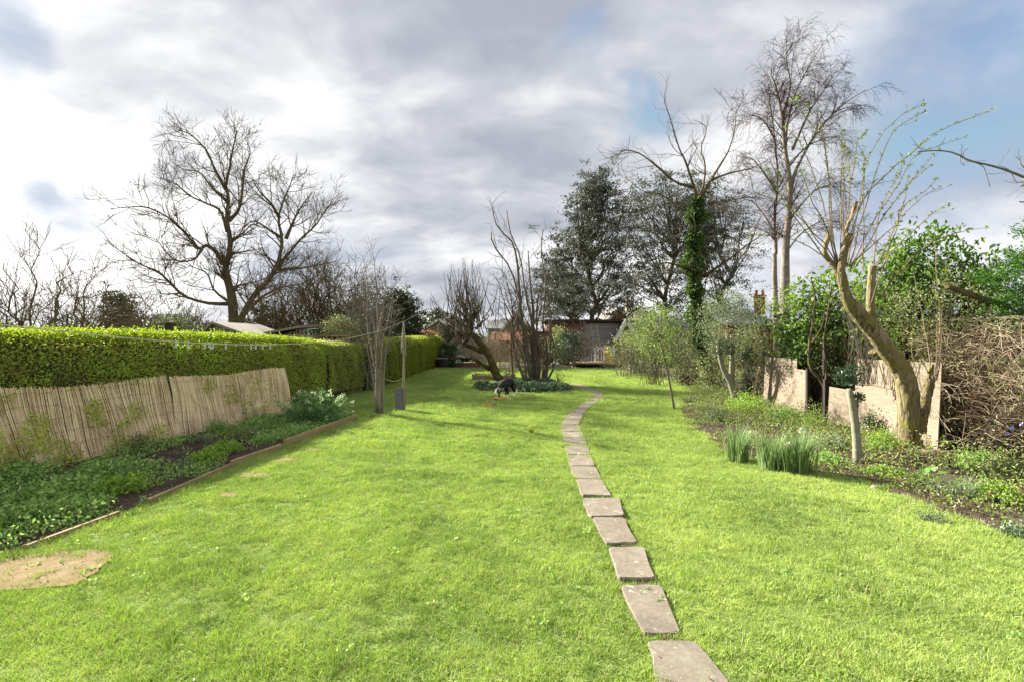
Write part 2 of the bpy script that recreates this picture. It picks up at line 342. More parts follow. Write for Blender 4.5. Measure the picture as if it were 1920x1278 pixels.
M['birchbark'] = bark_mat('birch_bark', [(.075, .060, .049), (.180, .150, .124), (.315, .285, .247)], 5, (1, 1, .9))
M['greytwig'] = bark_mat('grey_twigs', [(.095, .081, .062), (.180, .157, .123), (.285, .257, .209)], 4)
M['mossbark'] = bark_mat('applewood_bark', [(.03, .02, .012), (.07, .05, .025), (.12, .095, .04)], 9, (1, 1, .4), moss=(.11, .10, .03))
M['elder'] = bark_mat('elder_bark', [(.035, .026, .014), (.15, .12, .07), (.27, .225, .135), (.36, .31, .20)], 24, (1, 1, .13), bstr=1., bdist=.06, moss=(.20, .18, .06), ramp=(.37, .27))
M['shoot'] = bark_mat('elder_shoots', [(.10, .075, .05), (.19, .145, .10), (.28, .225, .16)], 4)
M['palebark'] = bark_mat('pale_bark', [(.140, .128, .089), (.230, .223, .166), (.319, .312, .255)], 9, (1, 1, 1.6), bstr=.4)
M['straw'] = bark_mat('dead_stems', [(.13, .10, .065), (.27, .21, .145), (.42, .35, .26), (.5, .43, .33)], 3)
M['ply'] = plain('plywood', [(.12, .095, .068), (.185, .15, .11), (.24, .195, .145), (.29, .24, .185)], 4, (1, .6, 7), rough=.85, bstr=.3, bdist=.006)
M['dark'] = plain('dark_wood', [(.015, .012, .01), (.04, .03, .025)], 8)
M['rust'] = plain('rusty_wire', [(.055, .028, .017), (.099, .055, .033)], 20)
M['felt'] = plain('roof_felt', [(.165, .143, .116), (.231, .204, .171), (.286, .259, .220)], 3, rough=.9)
M['clad'] = plain('grey_cladding', [(.150, .143, .143), (.240, .225, .225), (.330, .315, .307)], 5, (.4, 1, 3))
M['redbrown'] = plain('red_brown_wood', [(.067, .024, .013), (.127, .047, .030), (.181, .074, .047)], 4)
M['brick'] = plain('red_brick', [(.16, .06, .04), (.22, .085, .055), (.27, .115, .075)], 5)
M['brownbrick'] = plain('brown_brick', [(.16, .10, .075), (.24, .16, .12)], 4)
M['tile'] = plain('brown_tiles', [(.10, .085, .075), (.17, .145, .125), (.24, .21, .18)], 4, (1, 1, 4))
M['redtile'] = plain('orange_tiles', [(.141, .053, .026), (.198, .084, .044)], 5, (1, 1, 4))
M['slate'] = plain('grey_slate', [(.083, .091, .083), (.141, .149, .141), (.190, .198, .182)], 3, (1, 1, 4))
M['tanwall'] = plain('tan_wall', [(.30, .23, .14), (.4, .31, .2)], 3)
M['white'] = plain('white_paint', [(.496, .480, .456), (.624, .608, .584)], 10)
M['glass'] = plain('window_glass', [(.03, .04, .05), (.06, .07, .08)], 2, rough=.1, spec=.8)
M['terracotta'] = plain('terracotta', [(.27, .11, .06), (.4, .18, .1)], 12)
M['blackpl'] = plain('black_plastic', [(.012, .013, .016), (.03, .03, .035)], 10, rough=.45)
M['teal'] = plain('green_plastic', [(.04, .2, .15), (.07, .28, .2)], 10, rough=.4)
M['yellow'] = plain('yellow_stone', [(.42, .32, .07), (.6, .48, .14)], 14)
M['orange'] = plain('orange_rope_toy', [(.5, .14, .04), (.72, .28, .10)], 25)
M['pink'] = plain('pale_pink_cloth', [(.7, .42, .32), (.8, .55, .45)], 25)
M['limegreen'] = plain('lime_toy', [(.3, .5, .1), (.45, .62, .18)], 25)
M['stone'] = plain('stone', [(.17, .14, .11), (.28, .24, .19), (.4, .35, .29)], 8)
M['redleaf'] = leaf_mat('red_leaves', [(.12, .015, .015), (.25, .03, .03), (.35, .06, .05)], 2)
M['brownleaf'] = leaf_mat('dead_brown_leaves', [(.12, .06, .03), (.22, .12, .06), (.32, .2, .11)], 2)
M['broad'] = leaf_mat('broad_leaves', [(.10, .2, .05), (.17, .30, .08), (.26, .4, .13)], 3, .3, .3)

# ---------------------------------------------------------------- branching
def curve(pts, n=14, wob=0.):
    """Catmull-Rom through rows (x,y,z,r)"""
    p = np.asarray(pts, float); m = len(p)
    pp = np.vstack([2*p[0]-p[1], p, 2*p[-1]-p[-2]]); out = []
    for u in np.linspace(0, m-1, n):
        i = min(int(u), m-2); f = u-i; a, b, c, d = pp[i:i+4]
        out.append(.5*((2*b)+(c-a)*f+(2*a-5*b+4*c-d)*f*f+(3*b-a-3*c+d)*f**3))
    o = np.array(out)
    if wob: o[1:-1, :3] += rng.normal(0, wob, (n-2, 3))
    o[:, 3] = np.maximum(o[:, 3], .002)
    return o[:, :3], o[:, 3]
def px_limb(lst, Y, r0, r1, n=14, dy=0., wob=0., pw=.6):
    """limb traced as pixels at depth Y drifting by dy towards its tip"""
    k = len(lst); out = []
    for i, (a, b) in enumerate(lst):
        f = i/(k-1); p = P(a, b, Y+dy*f); out.append([*p, r0+(r1-r0)*f**pw])
    return curve(out, n, wob)
def grow(p, r, per_m, ang, length, n=5, wig=.12, trop=(0, 0, .1), rs=.6, rmin=.004, t0=.15, t1=1., lmin=.3, tipk=0, rcap=9.):
    """children of a batch of parent curves p (N,n,3), r (N,n)"""
    L = np.linalg.norm(np.diff(p, axis=1), axis=2).sum(1)
    k = np.floor(L*per_m+rng.uniform(0, 1, len(L))).astype(int)+tipk
    idx = np.repeat(np.arange(len(p)), k); N = len(idx)
    if N == 0: return np.zeros((0, n, 3)), np.zeros((0, n))
    tt = rng.uniform(t0, t1, N)*(p.shape[1]-1.001); i = tt.astype(int); f = (tt-i)[:, None]
    base = p[idx, i]*(1-f)+p[idx, i+1]*f; T = nrm(p[idx, i+1]-p[idx, i]); rb = r[idx, i]*(1-f[:, 0])+r[idx, i+1]*f[:, 0]
    perp = nrm(np.cross(T, rng.normal(size=(N, 3)))); a = rng.uniform(ang[0], ang[1], N)[:, None]
    d = nrm(np.cos(a)*T+np.sin(a)*perp)
    if callable(length): ln = length(L[idx], tt/(p.shape[1]-1))
    else: ln = length*(1-.45*tt/(p.shape[1]-1))
    ln = ln*rng.uniform(.55, 1.3, N); ln = np.maximum(ln, lmin)
    out = np.empty((N, n, 3)); out[:, 0] = base; st = (ln/(n-1))[:, None]; tr = np.asarray(trop, float)
    for j in range(1, n):
        d = nrm(d+rng.normal(0, wig, (N, 3))+tr*(j/(n-1))); out[:, j] = out[:, j-1]+d*st
    r0 = np.minimum(np.minimum(rb*rs, rcap), .9*rb); r0 = np.maximum(r0, rmin)
    rr = r0[:, None]*(1-np.linspace(0, 1, n)[None, :])+rmin*.6*np.linspace(0, 1, n)[None, :]
    return out, rr
def stack(curves, n=14):
    """resample list of (p,r) to one batch"""
    P_, R_ = [], []
    for p, r in curves:
        u = np.linspace(0, len(p)-1.0001, n); i = u.astype(int); f = (u-i)[:, None]
        P_.append(p[i]*(1-f)+p[i+1]*f); R_.append(r[i]*(1-f[:, 0])+r[i+1]*f[:, 0])
    return np.array(P_), np.array(R_)
def tri_count():
    return sum(len(o.data.polygons) for o in SC.objects if o.type == 'MESH')

def bush(mb, c, rad, nclump, per, spread, size, aspect=.55, shell=.55, flat=0., up=.3, rag=.25, zmin=.0):
    """clumped leaves through an ellipsoid"""
    c = np.asarray(c, float); rad = np.asarray(rad, float)
    d = nrm(rng.normal(size=(nclump, 3))); rr = rng.uniform(0, 1, nclump)**(1/3); rr = shell+(1-shell)*rr; rr = rr*rng.uniform(1-rag, 1+rag*.5, nclump)
    cc = c+d*rad*rr[:, None]; cc = cc[cc[:, 2] > zmin]
    k = len(cc); n = rng.poisson(per, k); idx = np.repeat(np.arange(k), n)
    q = cc[idx]+rng.normal(0, spread, (len(idx), 3))*np.array([1, 1, .75]); q[:, 2] = np.maximum(q[:, 2], zmin+.01)
    ct = rng.uniform(0, 1, k)
    mb.leaves(q, size, aspect=aspect, up=up, tint=np.clip(ct[idx]*.5+rng.uniform(0, .5, len(idx)), 0, 1))
    return cc
def stems(mb, base, tips, r0, r1=.003, n=6, wig=.05, sides=4, spread=.05, bow=.15, tint=None):
    tips = np.asarray(tips, float); N = len(tips); base = np.asarray(base, float)
    b = base+np.c_[rng.normal(0, spread, (N, 2)), np.zeros(N)] if base.ndim == 1 else base
    u = np.linspace(0, 1, n)[None, :, None]; mid = b*.5+tips*.5; mid[:, 2] += np.linalg.norm(tips-b, axis=1)*bow
    p = (1-u)**2*b[:, None]+2*u*(1-u)*mid[:, None]+u*u*tips[:, None]
    p[:, 1:-1] += rng.normal(0, wig, (N, n-2, 3))*np.linalg.norm(tips-b, axis=1)[:, None, None]*.25
    r = r0*(1-u[..., 0])+r1*u[..., 0]; r = np.broadcast_to(r, (N, n))
    mb.tubes(p, r, sides, tint=tint); return p, r
# ================================================================ THE SETTING
mb = MB(); mb.grid([[(x, y, -.02+(.0 if y < 60 else 0)) for x in np.linspace(-700, 700, 15)] for y in np.linspace(-60, 1500, 20)])
g = mb.build('ground', M['ground'], kind='structure', loc=(0, 0, 0))
# lawn edges: pixel outline unprojected to the ground
def edge(lst): return np.array([G(a, b)[:2] for a, b in lst])
Lft = edge([(-560, 1270), (-300, 1160), (0, 1052), (45, 1036), (222, 968), (435, 878), (528, 843), (668, 790), (650, 762), (622, 748), (700, 729), (800, 697), (838, 689)])
Lft = np.vstack([[-6.5, .3], Lft[1:]])
Rgt = edge([(1920, 1022), (1760, 962), (1690, 928), (1600, 902), (1500, 886), (1440, 880), (1360, 848), (1290, 800), (1262, 768), (1290, 738), (1270, 722), (1210, 703), (1160, 692)])
Rgt = np.vstack([[6.5, .3], [5.4, 2.6], Rgt])
def xl(y): return np.interp(y, Lft[:, 1], Lft[:, 0])
def xr(y): return np.interp(y, Rgt[:, 1], Rgt[:, 0])
ys = np.concatenate([np.linspace(.3, 12, 90), np.linspace(12.2, 31, 70)])
def lz(x, y): return .02+.005*np.sin(x*1.3+.7*y)+.004*np.sin(2.1*x-1.1*y+1)+.003*np.sin(5*x+3.7*y)
rows = []
for y in ys:
    x = xl(y)+(xr(y)-xl(y))*np.linspace(0, 1, 70)+.0; x = x.copy(); x[0] += .05*math.sin(y*7); x[-1] += .06*math.sin(y*6)+.04*math.sin(y*17)
    rows.append(np.c_[x, np.full(70, y), lz(x, y)])
mb = MB(); mb.grid(rows); lawn = mb.build('lawn', M['lawn'], kind='structure', loc=(0, 0, 0), smooth=True)
# flower bed soil
def bed(name, left, right, z0=.0, amp=.03, lab=None):
    rows = []
    for y in np.linspace(left[0], left[1], 90):
        a, b = right(y); x = np.linspace(a, b, 34); zz_ = z0+.03+amp*vnoise(np.c_[x, np.full(34, y), 0*x], 6, 3)+amp*.5*rng.normal(size=34)*.5
        zz_[0] -= .03; zz_[-1] -= .03
        rows.append(np.c_[x, np.full(34, y), zz_])
    mb = MB(); mb.grid(rows); return mb.build(name, M['soil'], kind='structure', loc=(0, 0, 0))
SCR = [(2.5, -7.15), (6.1, -6.5), (8.85, -6.08), (12.2, -5.58)]       # foot of the reed screen (y, x)
def sx(y): return np.interp(y, [a for a, b in SCR], [b for a, b in SCR])
bed('flower_bed', (2.0, 13.2), lambda y: (sx(y)-.3, min(xl(y)-.02, -3.2)))
bed('flower_bed', (2.3, 29.5), lambda y: (xr(y)-.04, 7.6 if y < 18 else 9.5))

# ---- stepping-stone path
path = MB(); rows = []
QUADS = [(1217, 1303, 1204, 1236, 1380, 1296), (1165, 1235, 1098, 1208, 1276, 1184), (1142, 1206, 1026.5, 1161, 1224, 1082), (1112, 1170, 971, 1136, 1192, 1016), (1094, 1158, 933, 1106, 1170, 968),
 (1082, 1127, 899, 1092, 1147, 925), (1070, 1115, 875, 1079, 1127, 895.5), (1064, 1106, 853.5, 1070, 1115, 873.5), (1060, 1102, 836, 1064, 1106, 852), (1057, 1095, 821, 1060, 1101, 835), (1054, 1091, 809.5, 1057, 1095, 820),
 (1052, 1085, 797, 1054, 1090, 808.5), (1057, 1088, 787, 1053, 1085, 796), (1064, 1093, 778, 1058, 1088, 786), (1072, 1097, 771, 1065, 1092, 777), (1084, 1104, 764, 1074, 1098, 770), (1090, 1113, 757.5, 1084, 1105, 763),
 (1100, 1122, 751, 1092, 1113, 756.5), (1109, 1130, 745, 1101, 1123, 750), (1111, 1131, 740, 1109, 1130, 744.3), (1106, 1127, 735, 1110, 1131, 739.3), (1100, 1120, 731, 1105, 1126, 734.5), (1091, 1111, 727, 1098, 1119, 730.5), (1077, 1100, 722.6, 1089, 1110, 726.5), (1063, 1082, 718.5, 1075, 1098, 722)]
SLABS = []
pr = [G((a+b)/2, c) for (a, b, c, d, e, f) in QUADS]
pts = [np.array([pr[0][0]+.1, 1.6, 0])]+pr
for i, p in enumerate(pts):
    q = pts[min(i+1, len(pts)-1)]; o = pts[max(i-1, 0)]; d = nrm((q-o)[:2]); nx = np.array([d[1], -d[0]]); w = .13
    rows.append([(p[0]+nx[0]*w*s*.5, p[1]+nx[1]*w*s*.5, .026) for s in (-1, 0, 1)])
path.grid(rows); path_o = path.build('path', M['soil'], kind='structure', loc=(0, 0, 0))
for i, (tl, tr_, ty, bl, br, by) in enumerate(QUADS):
    if i: by += (.6 if i >= 5 else .3)*max(0, QUADS[i-1][2]-by)
    cw = (tr_-tl)*.03; tl -= cw; tr_ += cw; bl -= cw; br += cw
    c4 = np.array([G(tl, ty, .03), G(tr_, ty, .03), G(br, by, .03), G(bl, by, .03)]); SLABS.append(c4[:, :2])
    mb = MB(); rows = []; ctr = c4.mean(0)
    out = []
    for k in range(4):
        a, b = c4[k], c4[(k+1) % 4]
        for f in (.06, .35, .64, .94): out.append((a*(1-f)+b*f)[:2]+rng.normal(0, .006, 2))
    o = np.array(out); n = len(o); ins = ctr[:2]+(o-ctr[:2])*.97
    zt = .044+rng.uniform(-.003, .004); tx, ty_ = rng.normal(0, .012, 2)
    def zf(q): return zt+(q[:, 0]-ctr[0])*tx+(q[:, 1]-ctr[1])*ty_
    v = np.concatenate([np.c_[o, np.full(n, .0)], np.c_[o, zf(o)-.008], np.c_[ins, zf(ins)], [[ctr[0], ctr[1], zt]]]); k = np.arange(n); k2 = (k+1) % n
    mb.add(v, np.concatenate([np.stack([k2, k, k+n, k2+n], 1)[:, ::-1], np.stack([k+n, k2+n, k2+2*n, k+2*n], 1)]), np.stack([k+2*n, k2+2*n, 0*k+3*n], 1), tint=rng.uniform(.2, .8))
    mb.build('paving_slab', M['slab'], path_o)
# worn slabs sunk in the lawn along the left border
wp = MB(); a, b = G(100, 1100), G(670, 800)
patches = [([(-60, 1062), (40, 1044), (110, 1036), (190, 1036), (205, 1052), (190, 1076), (150, 1098), (60, 1112), (-60, 1120)]),
           None]
_o = np.array([G(x, y)[:2] for x, y in patches[0]]); _u = np.linspace(0, len(_o), 60)[:-1]; _i = _u.astype(int); _f = (_u-_i)[:, None]
PATCH = [_o[_i]*(1-_f)+_o[(_i+1) % len(_o)]*_f+rng.normal(0, .006, (59, 2))+.03*np.c_[np.sin(_u*2.1), np.cos(_u*1.7)]]
for (cx_, cy_, w_, h_) in ((478, 893, 62, 11), (430, 931, 44, 9), (532, 865, 48, 8), (588, 845, 34, 5), (642, 807, 30, 4.5), (694, 793, 40, 4), (668, 811, 24, 3)):
    th = np.linspace(0, 6.28, 11)[:-1]; PATCH.append(np.array([G(cx_+w_*.5*math.cos(q)*rng.uniform(.75, 1.2), cy_+h_*.5*math.sin(q)*rng.uniform(.75, 1.2))[:2] for q in th]))
path2 = MB(); ln = [p.mean(0) for p in PATCH]; path2.grid([[(x-.12, y, .026), (x+.12, y, .026)] for x, y in sorted(ln, key=lambda q: q[1])]); path2 = path2.build('path', M['soil'], kind='structure', loc=(0, 0, 0))
path2.location.z = -.03
for i, p in enumerate(PATCH):
    mb = MB(); mb.poly(p, .0, .030, tint=.5)
    o = mb.build('worn_slab', M['oldslab'], path2); o.location.z += .03
    if i == 0: o['label'] = 'large worn sandstone slab with yellow moss'

# ---- grass: tufts of real blades instanced by one object
def inside(poly, x, y):
    r = np.zeros(len(x), bool); n = len(poly)
    for i in range(n):
        x1, y1 = poly[i]; x2, y2 = poly[(i+1) % n]
        c = ((y1 > y) != (y2 > y)) & (x < (x2-x1)*(y-y1)/(y2-y1+1e-12)+x1); r ^= c
    return r
gp = []
for (y0, y1, dens_, s0) in ((1.2, 4.5, 900, .85), (4.5, 8, 520, 1.0), (8, 13, 240, 1.35), (13, 20, 110, 1.8), (20, 30.8, 60, 2.4)):
    x0, x1 = -8., 7.6; hw = 1.12*y1+.4; x0, x1 = max(x0, -hw), min(x1, hw)
    n = int((x1-x0)*(y1-y0)*dens_); x = rng.uniform(x0, x1, n); y = rng.uniform(y0, y1, n)
    k = (np.abs(x) < 1.1*y+.5) & (x > xl(y)-.02+.04*np.sin(y*9)) & (x < xr(y)+.05+.06*np.sin(y*11)+.04*np.sin(y*23)); x, y = x[k], y[k]
    sc = s0*rng.uniform(.6, 1.25, len(x))
    on = np.zeros(len(x), bool)
    for s_ in SLABS:
        c_ = s_.mean(0); on |= inside(c_+(s_-c_)*np.array([.85, .92]), x, y)
    pon = np.zeros(len(x), bool)
    for s_ in PATCH: c_ = s_.mean(0); pon |= inside(c_+(s_-c_)*.86, x+.05*np.sin(y*31)+.03*np.sin(y*57+x*40), y+.05*np.sin(x*27))
    bare = vnoise(np.c_[x, y*1.0, 0*x], 2.6, 11)+.5*vnoise(np.c_[x, y, 0*x], 7, 12)
    keep = ~on & ~(pon & (rng.uniform(0, 1, len(x)) > .05+.35*(vnoise(np.c_[x, y, 0*x], 6, 13) > .1))) & ~((bare < -1.05) & (rng.uniform(0, 1, len(x)) > .55))
    ex = ((x-(-.3))**2/2.2**2+(y-18.7)**2/3.3**2 < 1) & (x > -1.3); keep &= ~(ex & (rng.uniform(0, 1, len(x)) > .15))
    x, y, sc = x[keep], y[keep], sc[keep]
    clump = vnoise(np.c_[x, y, 0*x], 5.5, 21)+.9*vnoise(np.c_[x, y, 0*x], 16, 22)
    sc = sc*np.clip(1+.30*clump, .45, 1.7)
    edge_ = np.minimum(x-xl(y), xr(y)-x) < .12; sc = sc*np.where(edge_, 1.35, 1)
    gp.append(np.c_[x, y, lz(x, y)-.004, sc, (clump+1.5)/3])
gp = np.concatenate(gp)
me = bpy.data.meshes.new('lawn_grass'); me.vertices.add(len(gp)); me.vertices.foreach_set('co', gp[:, :3].ravel().astype(np.float32))
at = me.attributes.new('tsize', 'FLOAT', 'POINT'); at.data.foreach_set('value', gp[:, 3].astype(np.float32))
me.materials.append(M['grass']); me.update()
grass = bpy.data.objects.new('lawn_grass', me); COL.objects.link(grass); grass['kind'] = 'stuff'; tag(grass, 'bright green mown grass covering the whole lawn', 'grass')
ng = bpy.data.node_groups.new('grass_tufts', 'GeometryNodeTree')
ng.interface.new_socket('Geometry', in_out='INPUT', socket_type='NodeSocketGeometry'); ng.interface.new_socket('Geometry', in_out='OUTPUT', socket_type='NodeSocketGeometry')
N_ = ng.nodes; Lk = ng.links.new
gi = N_.new('NodeGroupInput'); go = N_.new('NodeGroupOutput')
def rv(lo, hi, seed, typ='FLOAT_VECTOR'):
    r = N_.new('FunctionNodeRandomValue'); r.data_type = typ
    i = (0, 1) if typ == 'FLOAT_VECTOR' else (2, 3)
    r.inputs[i[0]].default_value = lo; r.inputs[i[1]].default_value = hi; r.inputs['Seed'].default_value = seed
    return r.outputs[0] if typ == 'FLOAT_VECTOR' else r.outputs[1]
cone = N_.new('GeometryNodeMeshCone'); cone.fill_type = 'NONE'; cone.inputs['Vertices'].default_value = 3; cone.inputs['Side Segments'].default_value = 3
cone.inputs['Radius Top'].default_value = .0003; cone.inputs['Radius Bottom'].default_value = .0024; cone.inputs['Depth'].default_value = .05
pos = N_.new('GeometryNodeInputPosition'); sp = N_.new('ShaderNodeSeparateXYZ'); Lk(pos.outputs[0], sp.inputs[0])
m1 = N_.new('ShaderNodeMath'); m1.operation = 'MULTIPLY'; Lk(sp.outputs[2], m1.inputs[0]); Lk(sp.outputs[2], m1.inputs[1])
m2 = N_.new('ShaderNodeMath'); m2.operation = 'MULTIPLY'; Lk(m1.outputs[0], m2.inputs[0]); m2.inputs[1].default_value = 9.
cb = N_.new('ShaderNodeCombineXYZ'); Lk(m2.outputs[0], cb.inputs[0]); spn = N_.new('GeometryNodeSetPosition'); Lk(cone.outputs[0], spn.inputs[0]); Lk(cb.outputs[0], spn.inputs['Offset'])
g2i = N_.new('GeometryNodeGeometryToInstance')
for sd in range(4):
    pt = N_.new('GeometryNodePoints'); pt.inputs['Count'].default_value = 34
    Lk(rv((-.055, -.055, -.004), (.055, .055, 0), 10+sd), pt.inputs['Position'])
    stn = N_.new('GeometryNodeStoreNamedAttribute'); stn.data_type = 'FLOAT'; stn.domain = 'POINT'; stn.inputs['Name'].default_value = 'tint'; Lk(pt.outputs[0], stn.inputs[0]); Lk(rv(0., 1., 50+sd, 'FLOAT'), stn.inputs['Value'])
    ip = N_.new('GeometryNodeInstanceOnPoints'); Lk(stn.outputs[0], ip.inputs['Points']); Lk(spn.outputs[0], ip.inputs['Instance'])
    Lk(rv((-.95, -.95, 0), (.95, .95, 6.28), 20+sd), ip.inputs['Rotation']); Lk(rv((.8, .8, .3), (1.7, 1.7, .85), 30+sd), ip.inputs['Scale'])
    rz = N_.new('GeometryNodeRealizeInstances'); Lk(ip.outputs[0], rz.inputs[0]); sm = N_.new('GeometryNodeSetMaterial'); sm.inputs['Material'].default_value = M['grass']; Lk(rz.outputs[0], sm.inputs[0]); Lk(sm.outputs[0], g2i.inputs[0])
io = N_.new('GeometryNodeInstanceOnPoints'); Lk(gi.outputs[0], io.inputs['Points']); Lk(g2i.outputs[0], io.inputs['Instance']); io.inputs['Pick Instance'].default_value = True
Lk(rv((-.12, -.12, 0), (.12, .12, 6.28), 3), io.inputs['Rotation'])
na = N_.new('GeometryNodeInputNamedAttribute'); na.data_type = 'FLOAT'; na.inputs[0].default_value = 'tsize'; Lk(na.outputs[0], io.inputs['Scale'])
Lk(io.outputs[0], go.inputs[0])
md = grass.modifiers.new('tufts', 'NODES'); md.node_group = ng
print('grass tufts', len(gp))

# ================================================================ LEFT SIDE
# ---- hedges
def hedge(name, label, ys_, xs_, tops, m, n_face, n_top, size, thick=1.15, mtop=None, bulge=.06, shoots=0):
    y0, y1 = ys_[0], ys_[-1]; org = (np.interp((y0+y1)/2, ys_, xs_)-thick/2, (y0+y1)/2, 0)
    root = thing(name, label, 'hedge', org)
    fx = lambda y: np.interp(y, ys_, xs_); fz = lambda y: np.interp(y, ys_, tops)
    mb = MB(); rows = []
    for y in np.linspace(y0, y1, 60):
        h = fz(y)-.06; X = fx(y)-.07
        prof = [(X-.05, 0), (X, .3), (X+.02, h*.6), (X, h*.76), (X-.10, h-.14), (X-.30, h), (X-thick*.5, h+.01), (X-thick+.1, h-.02), (X-thick, h-.2), (X-thick, .2), (X-thick+.05, 0)]
        rows.append([(a+.05*math.sin(y*3+b*4), y, b) for a, b in prof])
    mb.grid(rows); e0 = np.array(rows[0]); e1 = np.array(rows[-1])
    for e, fl in ((e0, 0), (e1, 1)):
        n = len(e); mb.add(np.vstack([e, e.mean(0)]), None, [[k, (k+1) % n, n] for k in range(n)])
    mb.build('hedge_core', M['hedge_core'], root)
    y = rng.uniform(y0, y1, n_face); z = rng.uniform(0.02, 1, n_face)**.9*(fz(y))
    p = np.c_[fx(y), y, z]; b = vnoise(p, 2.2, 5)
    p[:, 0] += bulge*b+rng.normal(0, .035, n_face)-.26*np.clip((z/fz(y)-.76)*4.2, 0, 1)**1.7-.08*(z < .25); 
    d = np.c_[np.full(n_face, .7), rng.normal(0, .5, n_face), rng.normal(.35, .5, n_face)]
    mb = MB(); mb.leaves(p, size, d, aspect=.6, tint=np.clip(rng.uniform(0, .75, n_face)+.12*b, 0, 1))
    n2 = int(n_top*.25)                                # the two ends
    for ye, sg in ((y0, -1), (y1, 1)):
        q = np.c_[fx(np.full(n2, ye))-rng.uniform(0, thick, n2), ye+sg*np.abs(rng.normal(0, .04, n2)), rng.uniform(0, fz(ye), n2)]; mb.leaves(q, size, aspect=.6)
    mb.build('foliage', m, root, kind='stuff')
    y = rng.uniform(y0, y1, n_top); xx = fx(y)-rng.uniform(-.03, thick, n_top); zt = fz(y)-.02+.03*vnoise(np.c_[xx, y, 0*y], 3, 9)+rng.normal(0, .025, n_top)+np.abs(rng.normal(0, .02, n_top))
    zt -= .12*np.clip(1-(fx(y)-xx)/.30, 0, 1)**1.5
    mb = MB(); mb.leaves(np.c_[xx, y, zt], size, aspect=.6, up=.7)
    if shoots:
        ys2 = rng.uniform(y0, y1, shoots); b0 = np.c_[fx(ys2)-rng.uniform(0, .6, shoots), ys2, fz(ys2)-.03]
        for q in range(5): mb.leaves(b0+np.array([0, 0, .03+.03*q])+rng.normal(0, .012, b0.shape), size, aspect=.6, up=1.)
    mb.build('top_growth', mtop or m, root, kind='stuff')
    return root
hedge('privet_hedge', 'long clipped light green hedge behind the reed screen at the left', [2.0, 6, 9, 12.2, 14.2], [-7.45, -6.98, -6.38, -5.92, -5.55], [1.94, 1.94, 1.95, 1.93, 1.82], M['hedge'], 60000, 30000, .042, mtop=M['hedge_top'], shoots=60)
hedge('mixed_hedge', 'darker brownish mixed hedge with ivy between the two lighter hedges', [14.25, 16, 18.4], [-5.5, -5.25, -4.98], [1.80, 1.74, 1.66], M['hedge_mix'], 20000, 7000, .055, bulge=.16)
hedge('yellow_hedge', 'yellowish green clipped hedge beyond the clothes line post', [18.8, 24, 28, 36], [-4.95, -5.0, -5.0, -5.3], [1.88, 1.95, 2.02, 2.15], M['hedge_yel'], 28000, 9000, .075, bulge=.14)

# ---- reed screens leaning on the hedge
def screen(y0, y1, lean, label, hgt, shear):
    mid = (y0+y1)/2; root = thing('reed_screen', label, 'reed screen', (sx(mid), mid, 0), 'reed screens leaning on the hedge')
    n = int((y1-y0)*1.04/.0098); y = np.linspace(y0, y1, n)+rng.normal(0, .002, n); gap = rng.uniform(0, 1, n) > .02; y = y[gap]; n = len(y)
    u = np.linspace(0, 1, 5); h = hgt+rng.normal(0, .012, n)+.03*np.sin(y*2.3)-.12*(rng.uniform(0, 1, n) > .985)
    b = np.c_[sx(y)+.012*np.sin(y*9)+rng.normal(0, .003, n), y, np.zeros(n)]
    slant = rng.normal(0, .0045, n)+.008*np.sin(y*2.7+shear)+shear*.012
    p = np.empty((n, 5, 3)); ph = np.sin(y*3.1)
    for i, f in enumerate(u): p[:, i, 0] = b[:, 0]-lean*f+.02*np.sin(f*5+y*4); p[:, i, 1] = y+slant*f*h; p[:, i, 2] = f*h
    mb = MB(); mb.tubes(p, np.broadcast_to((.0062*rng.uniform(.7, 1.15, n))[:, None], (n, 5)), 4, tint=rng.uniform(0, 1, n)); mb.build('reeds', M['reed'], root, kind='stuff')
    for f in (.1, .27, .44, .61, .78, .94):
        q = np.linspace(y0, y1, 24); w = np.c_[sx(q)-lean*f+.016, q, np.full(24, f*hgt)+.006*np.sin(q*8)]; mb = MB(); mb.tubes(w, np.full(24, .0018), 3); mb.build('wire', M['wire'], root)
    return root
screen(3.1, 4.9, .32, 'nearest reed screen panel, mostly outside the left edge', 1.16, 0)
screen(4.92, 6.75, .32, 'reed screen panel at the far left with the most climbing leaves', 1.15, .5)
screen(6.76, 8.84, .29, 'reed screen panel ending at the dark gap by the purple soil', 1.14, -.5)
screen(8.80, 12.2, .20, 'clean reed screen panel nearest the pale spurge bush', 1.11, .35)
# climber over the screens
root = thing('climbing_plant', 'thin green climber straggling over the face of the reed screens', 'climber', (sx(7), 7, 0))
mb = MB(); n = 17000; y = 3.2+8.9*rng.beta(1.1, 1.9, n); f = rng.uniform(.05, 1.0, n)
q = np.c_[sx(y)-.28*f+.05+np.abs(rng.normal(0, .02, n)), y, f*1.12]; w = vnoise(q*np.array([1, 1.6, .8]), 3.2, 31)+.8*(y < 6)*.35+.25*vnoise(q, 9, 4); q = q[w > .12]
mb.leaves(q, .038, np.tile([.8, 0, -.2], (len(q), 1)), aspect=.65); mb.build('leaves', M['hedge'], root, kind='stuff')
mb = MB(); n = 46; y = rng.uniform(3.4, 11, n); tp = np.c_[sx(y)-.26+.05, y+rng.normal(0, .35, n), rng.uniform(.7, 1.15, n)]; bb = np.c_[sx(y)+.04, y, np.full(n, .02)]
stems(mb, bb, tp, .003, .002, 7, .12, 3, bow=.0); mb.build('stems', M['twigbrown'], root, kind='stuff')

